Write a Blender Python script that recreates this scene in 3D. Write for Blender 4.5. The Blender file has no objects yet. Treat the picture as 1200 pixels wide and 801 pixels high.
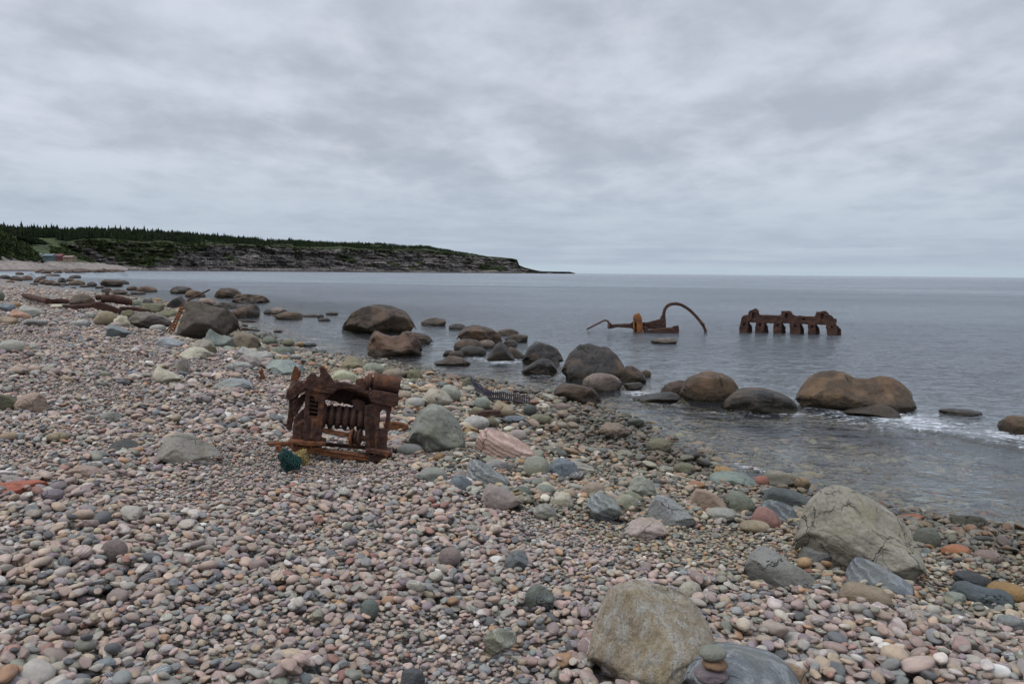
import bpy, bmesh, math, random
import numpy as np
from mathutils import Vector, Matrix
from mathutils.bvhtree import BVHTree
SC = bpy.context.scene; COL = SC.collection
R = math.radians
# ------------------------------------------------------------------ camera, world, sun, exposure
FPX, H = 933.0, 2.6                      # focal length in pixels of a 1200 px wide picture, eye height over the water
PITCH, ROLL = R(4.99), R(0.545)
FWD = Vector((0, math.cos(PITCH), -math.sin(PITCH)))
UP0 = Vector((0, math.sin(PITCH), math.cos(PITCH)))
RIGHT = Vector((1, 0, 0))*math.cos(ROLL) + UP0*math.sin(ROLL)
UP = UP0*math.cos(ROLL) - Vector((1, 0, 0))*math.sin(ROLL)
cam = bpy.data.cameras.new('camera'); cam.sensor_width = 36; cam.lens = FPX/1200*36
cam.clip_start = 0.1; cam.clip_end = 90000
co = bpy.data.objects.new('camera', cam); COL.objects.link(co)
co.matrix_world = Matrix(((RIGHT.x, UP.x, -FWD.x, 0), (RIGHT.y, UP.y, -FWD.y, 0), (RIGHT.z, UP.z, -FWD.z, H), (0, 0, 0, 1)))
SC.camera = co
SC.view_settings.view_transform = 'Standard'; SC.view_settings.look = 'None'
SC.view_settings.gamma = 1; SC.view_settings.exposure = 0.25; SC.view_settings.use_curve_mapping = False
SUN_EL, SUN_AZ = R(52), R(-120)          # azimuth measured clockwise from +Y
sd = bpy.data.lights.new('sun', 'SUN'); sd.energy = 1.25; sd.angle = R(22); sd.color = (1, 0.97, 0.93)
so = bpy.data.objects.new('sun', sd); COL.objects.link(so)
sdir = Vector((math.sin(SUN_AZ)*math.cos(SUN_EL), math.cos(SUN_AZ)*math.cos(SUN_EL), math.sin(SUN_EL)))
so.rotation_euler = sdir.to_track_quat('Z', 'Y').to_euler()

class NT:                                # small node-tree writer
    def __init__(s, tree): s.t = tree; s.t.nodes.clear()
    def n(s, typ, ins=None, **kw):
        nd = s.t.nodes.new(typ)
        for k, v in kw.items(): setattr(nd, k, v)
        for k, v in (ins or {}).items(): s.set(nd, k, v)
        return nd
    def set(s, nd, k, v):
        sk = nd.inputs[k]
        if isinstance(v, bpy.types.NodeSocket): s.t.links.new(v, sk)
        elif isinstance(v, bpy.types.Node): s.t.links.new(v.outputs[0], sk)
        else: sk.default_value = v
    def math(s, op, a, b=0.0, c=None, clamp=False):
        nd = s.n('ShaderNodeMath', {0: a, 1: b}, operation=op, use_clamp=clamp)
        if c is not None: s.set(nd, 2, c)
        return nd.outputs[0]
    def vm(s, op, a, b=None, out=0):
        nd = s.n('ShaderNodeVectorMath', {0: a}, operation=op)
        if b is not None: s.set(nd, 3 if op == 'SCALE' else 1, b)
        return nd.outputs[out]
    def mix(s, f, a, b, blend='MIX'):
        nd = s.n('ShaderNodeMix', data_type='RGBA', blend_type=blend)
        s.set(nd, 0, f); s.set(nd, 6, a); s.set(nd, 7, b); return nd.outputs[2]
    def noise(s, vec, scale, detail=4, rough=.55, dist=0.0, out=0):
        nd = s.n('ShaderNodeTexNoise', {'Scale': scale, 'Detail': detail, 'Roughness': rough, 'Distortion': dist})
        if vec is not None: s.set(nd, 'Vector', vec)
        return nd.outputs[out]
    def rng(s, v, a, b, c=0.0, d=1.0, smooth=True):
        nd = s.n('ShaderNodeMapRange', {0: v, 1: a, 2: b, 3: c, 4: d}, interpolation_type='SMOOTHSTEP' if smooth else 'LINEAR')
        return nd.outputs[0]
def C4(c): return (c[0], c[1], c[2], 1.0)

world = bpy.data.worlds.new('World'); SC.world = world; world.use_nodes = True
T = NT(world.node_tree)
geo = T.n('ShaderNodeTexCoord').outputs['Generated']
sep = T.n('ShaderNodeSeparateXYZ', {0: geo})
zc = T.math('MAXIMUM', sep.outputs[2], 0.0)
den = T.math('ADD', zc, 0.17)
px = T.math('DIVIDE', sep.outputs[0], den); py = T.math('DIVIDE', sep.outputs[1], den)
pv = T.n('ShaderNodeCombineXYZ', {0: px, 1: py, 2: 0.0}).outputs[0]
pv = T.n('ShaderNodeMapping', {'Vector': pv, 'Location': (3.1, 7.7, 0.0), 'Scale': (1.0, 0.8, 1.0), 'Rotation': (0, 0, R(-24))}).outputs[0]
big = T.noise(pv, 0.55, 2, .5, .3)
med = T.noise(pv, 2.1, 8, .52, .10)
fine = T.noise(T.n('ShaderNodeMapping', {'Vector': pv, 'Location': (9, 2, 4)}).outputs[0], 5.6, 6, .55, .15)
den1 = T.math('ADD', T.math('MULTIPLY', big, .34), T.math('MULTIPLY', med, .44))
den1 = T.math('ADD', den1, T.math('MULTIPLY', fine, .22))
cov = T.rng(den1, .38, .62)
cl = T.mix(cov, (.572, .610, .685, 1), (.372, .405, .472, 1))
wisp = T.rng(T.noise(pv, 2.9, 7, .55, .2), .56, .74)
cl = T.mix(T.math('MULTIPLY', wisp, .3), cl, (.66, .69, .74, 1))
# the cloud sheet thins to blue-grey bands at the horizon
hz = T.rng(sep.outputs[2], .0, .17, 1.0, 0.0)
cl = T.mix(T.math('MULTIPLY', hz, .8), cl, (.335, .405, .505, 1))
strk = T.noise(T.n('ShaderNodeMapping', {'Vector': geo, 'Scale': (3.5, 3.5, 75)}).outputs[0], 1.4, 5, .55)
sb = T.math('MULTIPLY', T.rng(strk, .46, .68), T.rng(sep.outputs[2], .0, .14, 1.0, 0.0))
cl = T.mix(T.math('MULTIPLY', sb, .45), cl, (.48, .545, .62, 1))
pale = T.rng(sep.outputs[2], .006, .016, 1.0, 0.0)
cl = T.mix(T.math('MULTIPLY', pale, .6), cl, (.43, .525, .60, 1))
# an overcast sky is brighter overhead than near the horizon
boost = T.rng(sep.outputs[2], .30, 1.0, 1.0, 2.3, False)
cl = T.vm('SCALE', cl, boost)
sky = T.n('ShaderNodeTexSky', sky_type='NISHITA', sun_disc=False, sun_elevation=SUN_EL, sun_rotation=SUN_AZ)
b1 = T.n('ShaderNodeBackground', {0: sky, 1: 0.1}); b2 = T.n('ShaderNodeBackground', {0: cl, 1: 1.0})
ms = T.n('ShaderNodeMixShader', {0: .93, 1: b1, 2: b2})
T.n('ShaderNodeOutputWorld', {0: ms})

# ------------------------------------------------------------------ numeric helpers
def hv(u): return 313.3 + 0.0095*u       # the horizon's row at column u
def ray(u, v):
    d = FWD + RIGHT*((u-600)/FPX) + UP*((400.5-v)/FPX)
    return d.normalized()
def at_y(u, v, y):
    d = ray(u, v); t = y/d.y
    return Vector((0, 0, H)) + d*t
def at_z(u, v, z=0.0):
    d = ray(u, v); t = (z-H)/d.z
    return Vector((0, 0, H)) + d*t
def project(x, y, z):
    p = np.stack([x, y, z-H], -1)
    w = p@np.array(FWD)
    return 600+FPX*(p@np.array(RIGHT))/w, 400.5-FPX*(p@np.array(UP))/w, w
_rs = np.random.RandomState(7)
_perm = np.concatenate([_rs.permutation(256)]*3)
_grad = _rs.normal(size=(256, 3)); _grad /= np.linalg.norm(_grad, axis=1)[:, None]
def perlin(p):
    i = np.floor(p).astype(np.int64); f = p-i; i &= 255
    w = f*f*f*(f*(f*6-15)+10); out = 0
    for a in (0, 1):
        for b in (0, 1):
            for c in (0, 1):
                h = _perm[_perm[_perm[(i[:, 0]+a) & 255]+((i[:, 1]+b) & 255)]+((i[:, 2]+c) & 255)]
                g = _grad[h]; d = f-np.array([a, b, c])
                ww = (w[:, 0] if a else 1-w[:, 0])*(w[:, 1] if b else 1-w[:, 1])*(w[:, 2] if c else 1-w[:, 2])
                out = out+ww*(g*d).sum(1)
    return out
def fbm(p, oct=4, gain=.5, ridged=False):
    s = 0; a = 1
    for k in range(oct):
        n = perlin(p*(2.03**k)+17.3*k)
        s = s+a*((.35-np.abs(n)) if ridged else n); a *= gain
    return s
def fbm2(x, y, sc, oct=3, off=0.0):
    return fbm(np.stack([x*sc+off, y*sc+off*.7, np.full_like(x, off+.5)], -1), oct)
def sstep(a, b, x):
    t = np.clip((x-a)/(b-a), 0, 1); return t*t*(3-2*t)

# ------------------------------------------------------------------ the beach's height
shore_px = [(1320, 655), (1200, 622), (1060, 600), (960, 574), (890, 556), (830, 535), (790, 515), (742, 492), (690, 473), (630, 458),
            (575, 445), (530, 440), (490, 430), (440, 421), (385, 412), (345, 402), (310, 388), (285, 378), (262, 368), (215, 356),
            (180, 352), (140, 347), (95, 339), (60, 335), (34, 331), (12, 327.5)]
SH = [at_z(u, v) for u, v in shore_px]; SH = [(p.x, p.y) for p in SH]
SH = [(30, -20), (14, 1.5)] + SH + [(-165, 230), (-230, 330), (-420, 480), (-900, 700)]
SH = np.array(SH)
def shore_d(x, y):                        # signed distance, positive on land
    x = np.asarray(x, float); y = np.asarray(y, float)
    best = np.full(x.shape, 1e9); sg = np.ones(x.shape)
    for (ax, ay), (bx, by) in zip(SH[:-1], SH[1:]):
        dx, dy = bx-ax, by-ay; L = dx*dx+dy*dy
        t = np.clip(((x-ax)*dx+(y-ay)*dy)/L, 0, 1)
        ex, ey = x-(ax+t*dx), y-(ay+t*dy); d = ex*ex+ey*ey
        m = d < best; best = np.where(m, d, best)
        sg = np.where(m, np.sign(-(ex*dy-ey*dx)), sg)
    return np.sqrt(best)*np.where(sg == 0, 1, sg)
def terrain(x, y):
    x = np.asarray(x, float); y = np.asarray(y, float); sh = x.shape
    x = x.ravel(); y = y.ravel()
    d = shore_d(x, y)
    z = np.where(d > 0, np.interp(d, [0, 4, 9, 16, 30, 60, 400], [0, .5, .92, 1.2, 1.55, 2.0, 2.6]),
                 -np.interp(-d, [0, 1, 4, 10, 30, 400], [0, .12, .42, .85, 2.2, 9.0]))
    r = np.hypot(x, y)
    amp = np.clip(np.abs(d)/3, .05, 1)
    z = z + amp*(.10*fbm2(x, y, .22, 2, 3.) + .035*fbm2(x, y, .9, 2, 9.))
    return z.reshape(sh)
def lift(x, y): return np.interp(np.hypot(x, y), [3, 9, 11, 24, 27, 60, 75], [.052, .056, .10, .105, .175, .18, .03])
def tz(x, y): return float(terrain(np.array([x]), np.array([y]))[0])
def ground(u, v):                         # the point of the beach seen at a pixel
    d = ray(u, v)
    ts = np.geomspace(1.5, 900, 900)
    X, Y, Z = d.x*ts, d.y*ts, H+d.z*ts
    below = Z < np.maximum(terrain(X, Y), -5)
    i = int(np.argmax(below)) if below.any() else len(ts)-1
    t0, t1 = ts[max(i-1, 0)], ts[i]
    for _ in range(18):
        tm = (t0+t1)/2
        if H+d.z*tm < tz(d.x*tm, d.y*tm): t1 = tm
        else: t0 = tm
    return Vector((d.x*t1, d.y*t1, H+d.z*t1))

# ------------------------------------------------------------------ object helpers
def tag(o, label=None, cat=None, group=None, kind=None):
    if label: o['label'] = label
    if cat: o['category'] = cat
    if group: o['group'] = group
    if kind: o['kind'] = kind
    return o
def mesh_np(name, V, F, smooth=True):
    me = bpy.data.meshes.new(name); V = np.asarray(V, np.float32); F = np.asarray(F, np.int32)
    k = F.shape[1]
    me.vertices.add(len(V)); me.vertices.foreach_set('co', V.ravel())
    me.loops.add(F.size); me.loops.foreach_set('vertex_index', F.ravel())
    me.polygons.add(len(F)); me.polygons.foreach_set('loop_start', np.arange(0, F.size, k, dtype=np.int32))
    me.polygons.foreach_set('use_smooth', np.full(len(F), smooth))
    me.update(calc_edges=True); return me
def link(name, me, mat=None, parent=None, loc=None, rot=None):
    o = bpy.data.objects.new(name, me); COL.objects.link(o)
    if mat is not None and me is not None: me.materials.clear(); me.materials.append(mat)
    if parent is not None: o.parent = parent
    if loc is not None: o.location = loc
    if rot is not None: o.rotation_euler = rot
    return o
def grid_faces(nr, nc, wrap=False):
    a = np.arange(nr*nc).reshape(nr, nc)
    if wrap: a = np.concatenate([a, a[:, :1]], 1)
    return np.stack([a[:-1, :-1], a[:-1, 1:], a[1:, 1:], a[1:, :-1]], -1).reshape(-1, 4)
def attr_f(me, name, vals):
    a = me.attributes.new(name, 'FLOAT', 'POINT'); a.data.foreach_set('value', np.asarray(vals, np.float32).ravel())
def new_mat(name):
    m = bpy.data.materials.new(name); m.use_nodes = True; return m, NT(m.node_tree)
def finish(T, col, rough, bump=None, bstr=.4, bdist=.01, spec=.5, extra=None, normal=None):
    p = T.n('ShaderNodeBsdfPrincipled', {'Base Color': col, 'Roughness': rough, 'Specular IOR Level': spec})
    if bump is not None:
        b = T.n('ShaderNodeBump', {'Strength': bstr, 'Distance': bdist, 'Height': bump}); T.set(p, 'Normal', b.outputs[0])
    T.n('ShaderNodeOutputMaterial', {0: p}); return p

# ------------------------------------------------------------------ materials
def pebble_mat():
    m, T = new_mat('pebble_stone')
    tc = T.n('ShaderNodeTexCoord').outputs['Object']
    pc = T.n('ShaderNodeAttribute', attribute_type='INSTANCER', attribute_name='stone_colour').outputs['Color']
    pr = T.n('ShaderNodeAttribute', attribute_type='INSTANCER', attribute_name='stone_wear').outputs['Vector']
    s = T.n('ShaderNodeSeparateXYZ', {0: pr}); rnd, wet, band = s.outputs
    off = T.n('ShaderNodeCombineXYZ', {0: T.math('MULTIPLY', rnd, 91.0), 1: T.math('MULTIPLY', rnd, 37.0), 2: T.math('MULTIPLY', rnd, 53.0)}).outputs[0]
    v = T.vm('ADD', tc, off)
    big = T.noise(v, 1.1, 4, .6)
    sp = T.noise(v, 9.0, 5, .75)
    col = T.mix(T.rng(big, .35, .68), pc, T.vm('MULTIPLY', pc, (.72, .74, .78)))
    col = T.mix(T.math('MULTIPLY', T.rng(sp, .55, .70), .38), col, T.vm('ADD', T.vm('SCALE', pc, .9), (.10, .10, .09)))
    col = T.mix(T.math('MULTIPLY', T.rng(sp, .46, .33), .45), col, T.vm('SCALE', pc, .45))
    wv = T.n('ShaderNodeTexWave', {'Vector': v, 'Scale': .9, 'Distortion': 7.0, 'Detail': 3.0, 'Detail Scale': 1.2}, bands_direction='DIAGONAL').outputs['Fac']
    bf = T.math('MULTIPLY', T.rng(wv, .80, .95), T.rng(band, .86, .90))
    col = T.mix(T.math('MULTIPLY', bf, .6), col, (.50, .49, .46, 1))
    wv2 = T.rng(T.n('ShaderNodeTexWave', {'Vector': v, 'Scale': 1.6, 'Distortion': 6.0, 'Detail': 2.0}, bands_direction='Z').outputs['Fac'], .3, .7)
    bf2 = T.math('MULTIPLY', wv2, T.rng(band, .06, .04))
    col = T.mix(T.math('MULTIPLY', bf2, .45), col, T.vm('SCALE', pc, .5))
    col = T.mix(wet, col, T.vm('MULTIPLY', T.vm('SCALE', col, .42), (1, .97, .88)))
    ro = T.math('SUBTRACT', T.math('ADD', .72, T.math('MULTIPLY', sp, .2)), T.math('MULTIPLY', wet, .52))
    finish(T, col, ro, T.math('ADD', T.math('MULTIPLY', sp, .5), big), .25, .05, spec=.35)
    return m
PEBBLE = pebble_mat()

def rock_mat(name, style):
    m, T = new_mat(name)
    tc = T.n('ShaderNodeTexCoord').outputs['Object']
    oi = T.n('ShaderNodeObjectInfo'); base = oi.outputs['Color']
    off = T.n('ShaderNodeCombineXYZ', {0: T.math('MULTIPLY', oi.outputs['Random'], 71.0), 1: T.math('MULTIPLY', oi.outputs['Random'], 23.0), 2: T.math('MULTIPLY', oi.outputs['Random'], 47.0)}).outputs[0]
    v0 = T.vm('ADD', tc, off)
    sc = {'sea': 1.3, 'bank': 2.6, 'striped': 3.0, 'cracked': 3.4, 'grain': 3.0}[style]
    v = T.vm('SCALE', v0, sc)
    wv = T.vm('ADD', v, T.vm('SCALE', T.noise(v, 1.5, 4, .6, out=1), .8))
    big = T.noise(v, 1.3, 6, .62, .4); mid = T.noise(v, 5.0, 8, .7); sp = T.noise(v, 38, 4, .8)
    gz = T.n('ShaderNodeSeparateXYZ', {0: T.n('ShaderNodeNewGeometry').outputs['Position']}).outputs[2]
    dark = T.vm('SCALE', base, .42)
    lite = T.vm('ADD', T.vm('SCALE', base, 1.12), (.035, .033, .03))
    col = T.mix(T.rng(big, .32, .62), dark if style == 'sea' else T.vm('SCALE', base, .72), base)
    col = T.mix(T.math('MULTIPLY', T.rng(mid, .5, .72), .6), col, lite)
    col = T.mix(T.math('MULTIPLY', T.rng(mid, .47, .3), .55), col, dark)
    col = T.mix(T.math('MULTIPLY', T.rng(sp, .56, .70), .40), col, T.vm('ADD', base, (.13, .13, .12)))
    col = T.mix(T.math('MULTIPLY', T.rng(sp, .44, .32), .55), col, T.vm('SCALE', base, .35))
    h = T.math('ADD', T.math('MULTIPLY', big, .6), T.math('ADD', T.math('MULTIPLY', mid, .30), T.math('MULTIPLY', sp, .08)))
    if style == 'grain':
        gv = T.n('ShaderNodeMapping', {'Vector': T.vm('ADD', v, T.vm('SCALE', T.noise(v, .7, 2, out=1), .16)), 'Rotation': (0, R(8), 0), 'Scale': (7.5, 7.5, .30)}).outputs[0]
        g1 = T.noise(gv, 1.2, 7, .7); g2 = T.noise(gv, 4.0, 5, .7)
        col = T.mix(T.math('MULTIPLY', T.rng(g1, .48, .60), .85), col, (.47, .46, .42, 1))
        col = T.mix(T.math('MULTIPLY', T.rng(g1, .47, .36), .6), col, T.vm('MULTIPLY', base, (.62, .52, .42)))
        col = T.mix(T.math('MULTIPLY', T.rng(g2, .46, .36), .6), col, T.vm('SCALE', base, .38))
        h = T.math('ADD', h, T.math('ADD', T.math('MULTIPLY', g1, .35), T.math('MULTIPLY', g2, .25)))
    if style == 'striped':
        w = T.n('ShaderNodeTexWave', {'Vector': T.n('ShaderNodeMapping', {'Vector': v, 'Rotation': (R(15), R(62) if style == 'striped' else R(8), R(20))}).outputs[0],
                 'Scale': 2.0 if style == 'striped' else 7.0, 'Distortion': 7.0 if style == 'striped' else 9.0, 'Detail': 6.0, 'Detail Scale': 1.4, 'Detail Roughness': .7}, bands_direction='X').outputs['Fac']
        ws = .55 if style == 'striped' else .16
        col = T.mix(T.math('MULTIPLY', T.rng(w, .68, .95), ws), col, T.vm('ADD', T.vm('SCALE', base, 1.1), (.14, .14, .13)))
        col = T.mix(T.math('MULTIPLY', T.rng(w, .22, .05), ws*.8), col, T.vm('SCALE', base, .5))
        h = T.math('ADD', h, T.math('MULTIPLY', w, .12))
    vo = T.n('ShaderNodeTexVoronoi', {'Vector': wv, 'Scale': {'sea': .8, 'bank': 1.1, 'striped': .5, 'cracked': .62, 'grain': .45}[style]}, feature='DISTANCE_TO_EDGE').outputs['Distance']
    cw = {'sea': (.016, .50, .58), 'bank': (.013, .50, .57), 'striped': (.010, .52, .58), 'cracked': (.013, .42, .52), 'grain': (.020, .42, .5)}[style]
    crk = T.math('MULTIPLY', T.rng(vo, .0, cw[0], 1, 0), T.rng(T.noise(v, .9, 3), cw[1], cw[2]))
    if style == 'cracked':
        v3 = T.n('ShaderNodeTexVoronoi', {'Vector': T.n('ShaderNodeMapping', {'Vector': wv, 'Location': (7, 3, 1), 'Scale': (1, 1, .55)}).outputs[0], 'Scale': 1.7}, feature='DISTANCE_TO_EDGE').outputs['Distance']
        crk = T.math('MAXIMUM', crk, T.math('MULTIPLY', T.rng(v3, .0, .018, .9, 0), T.rng(T.noise(v, 1.1, 3), .50, .56)))
    col = T.mix(T.math('MULTIPLY', crk, .75), col, T.vm('SCALE', base, .2))
    h = T.math('SUBTRACT', h, T.math('MULTIPLY', crk, .5))
    pit = T.noise(v, 14, 6, .75); h = T.math('ADD', h, T.math('MULTIPLY', pit, .22))
    col = T.mix(T.math('MULTIPLY', T.rng(pit, .47, .36), .5), col, T.vm('SCALE', base, .4))
    if style == 'sea':                     # brown stain with dark sea-washed patches, olive weed at the water
        st = T.rng(T.noise(T.n('ShaderNodeMapping', {'Vector': v, 'Location': (5, 1, 2), 'Scale': (1.3, 1.3, .40)}).outputs[0], 1.0, 7, .68, .5), .47, .58)
        col = T.mix(T.math('MULTIPLY', st, .7), col, T.vm('MULTIPLY', base, (.30, .33, .40)))
        ru = T.rng(T.noise(T.n('ShaderNodeMapping', {'Vector': v, 'Location': (1, 8, 3)}).outputs[0], .8, 7, .66, .6), .50, .60)
        col = T.mix(T.math('MULTIPLY', ru, .6), col, (.135, .078, .042, 1))
        lo = T.rng(T.math('ADD', gz, T.math('MULTIPLY', mid, .35)), .26, .50, 1, 0)
        col = T.mix(T.math('MULTIPLY', lo, .8), col, (.022, .017, .009, 1))
        ro = T.math('ADD', .42, T.math('MULTIPLY', mid, .35)); ro = T.math('SUBTRACT', ro, T.math('MULTIPLY', lo, .28))
    else:
        gr = T.rng(T.math('ADD', T.noise(v, .7, 5, .6), T.math('MULTIPLY', mid, .2)), .60, .74)
        col = T.mix(T.math('MULTIPLY', gr, .35), col, T.vm('MULTIPLY', base, (.95, .92, .62)))
        lo = T.rng(T.math('ADD', gz, T.math('MULTIPLY', mid, .06)), .10, .17, 1, 0)
        col = T.mix(T.math('MULTIPLY', lo, .6), col, T.vm('SCALE', base, .28))
        ro = T.math('SUBTRACT', T.math('ADD', .72, T.math('MULTIPLY', mid, .2)), T.math('MULTIPLY', lo, .5))
    finish(T, col, ro, h, 1.0, .20/sc, spec=.35)
    return m
RM = {k: rock_mat('rock_'+k, k) for k in ('sea', 'bank', 'striped', 'cracked', 'grain')}

def rust_mat(name, dark, mid, hi, amt=.5, scale=9.0):
    m, T = new_mat(name)
    tc = T.n('ShaderNodeTexCoord').outputs['Object']
    a = T.noise(tc, scale*.35, 6, .65, .5); b = T.noise(tc, scale*1.6, 8, .75); c = T.noise(T.n('ShaderNodeMapping', {'Vector': tc, 'Scale': (1, 1, .3)}).outputs[0], scale, 6, .7)
    col = T.mix(T.rng(b, .38, .62), C4(dark), C4(mid))
    col = T.mix(T.math('MULTIPLY', T.rng(T.math('ADD', T.math('MULTIPLY', a, .6), T.math('MULTIPLY', c, .4)), .52, .66), amt), col, C4(hi))
    col = T.mix(T.math('MULTIPLY', T.rng(b, .44, .30), .7), col, (.012, .008, .007, 1))
    fl = T.n('ShaderNodeTexVoronoi', {'Vector': tc, 'Scale': scale*3.2}, feature='F1').outputs['Distance']
    h = T.math('ADD', T.math('MULTIPLY', b, .8), T.math('MULTIPLY', fl, .4))
    finish(T, col, T.math('ADD', .7, T.math('MULTIPLY', b, .25)), h, .9, .012 if scale > 4 else .05, spec=.25)
    return m
RUST = rust_mat('rusted_iron', (.038, .021, .018), (.078, .038, .026), (.19, .075, .030), .8)
RUST_O = rust_mat('orange_rust', (.09, .038, .022), (.19, .078, .032), (.33, .14, .045), .7)
RUST_SEA = rust_mat('sea_rust', (.030, .017, .014), (.068, .034, .024), (.12, .055, .028), .5, 3.0)
RUST_SEAO = rust_mat('sea_orange_rust', (.10, .042, .02), (.24, .10, .03), (.42, .20, .05), .6, 3.0)
def plain(name, col, rough=.8, var=.25, scale=6, bd=.01):
    m, T = new_mat(name); tc = T.n('ShaderNodeTexCoord').outputs['Object']
    n = T.noise(tc, scale, 6, .6)
    finish(T, T.mix(T.rng(n, .3, .7), C4([c*(1-var) for c in col]), C4([c*(1+var) for c in col])), rough, n, .5, bd); return m
# ------------------------------------------------------------------ setting: beach sheet, sea, headland
def beach_mat():
    m, T = new_mat('shingle_bed')
    P = T.n('ShaderNodeNewGeometry').outputs['Position']
    w = T.vm('ADD', P, T.vm('SCALE', T.noise(P, 9, 2, out=1), .03))
    v1 = T.n('ShaderNodeTexVoronoi', {'Vector': w, 'Scale': 13.0, 'Randomness': 1.0}, feature='F1')
    e1 = T.n('ShaderNodeTexVoronoi', {'Vector': w, 'Scale': 13.0}, feature='DISTANCE_TO_EDGE').outputs['Distance']
    v2 = T.n('ShaderNodeTexVoronoi', {'Vector': w, 'Scale': 3.4}, feature='F1')
    r1 = T.n('ShaderNodeSeparateColor', {0: v1.outputs['Color']})
    ramp = T.n('ShaderNodeValToRGB', {0: r1.outputs[0]}); cr = ramp.color_ramp; cr.interpolation = 'CONSTANT'
    cols = [(.20, .155, .145), (.26, .18, .155), (.17, .18, .19), (.30, .23, .16), (.34, .33, .31), (.13, .12, .13), (.24, .20, .18), (.20, .21, .175)]
    while len(cr.elements) < len(cols): cr.elements.new(.5)
    for i, c in enumerate(cols): cr.elements[i].position = i/len(cols); cr.elements[i].color = C4(c)
    big = T.noise(P, .35, 4, .6)
    col = T.mix(T.rng(e1, .0, .12, .75, 0), ramp.outputs[0], (.03, .027, .024, 1))
    col = T.mix(T.rng(big, .4, .65, 0, .25), col, (.30, .27, .24, 1))
    z = T.n('ShaderNodeSeparateXYZ', {0: P}).outputs[2]
    wet = T.rng(T.math('ADD', z, T.math('MULTIPLY', big, .12)), .05, .22, 1, 0)
    weed = T.mix(T.rng(T.noise(P, .9, 5, .6), .45, .6), (.14, .11, .065, 1), (.30, .25, .18, 1))
    col = T.mix(T.math('MULTIPLY', wet, .35), col, weed)
    col = T.mix(wet, col, T.vm('SCALE', col, .85))
    finish(T, col, T.math('SUBTRACT', .85, T.math('MULTIPLY', wet, .4)), T.math('MINIMUM', e1, .3), 1.0, .05, spec=.3)
    return m
def build_beach():
    nr, nc = 520, 300
    r = np.geomspace(.6, 700, nr); th = np.linspace(R(-125), R(125), nc)
    Rr, Th = np.meshgrid(r, th, indexing='ij')
    X = Rr*np.sin(Th); Y = Rr*np.cos(Th)
    Z = terrain(X, Y) - (lift(X, Y)+.012)*np.interp(Rr, [60, 80], [1, 0])
    V = np.stack([X, Y, Z], -1).reshape(-1, 3)
    V = np.concatenate([V, [[0, 0, tz(0, 0)]]])
    F = grid_faces(nr, nc)
    o = link('beach', mesh_np('beach', V, F), beach_mat()); tag(o, kind='structure')
build_beach()

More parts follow.
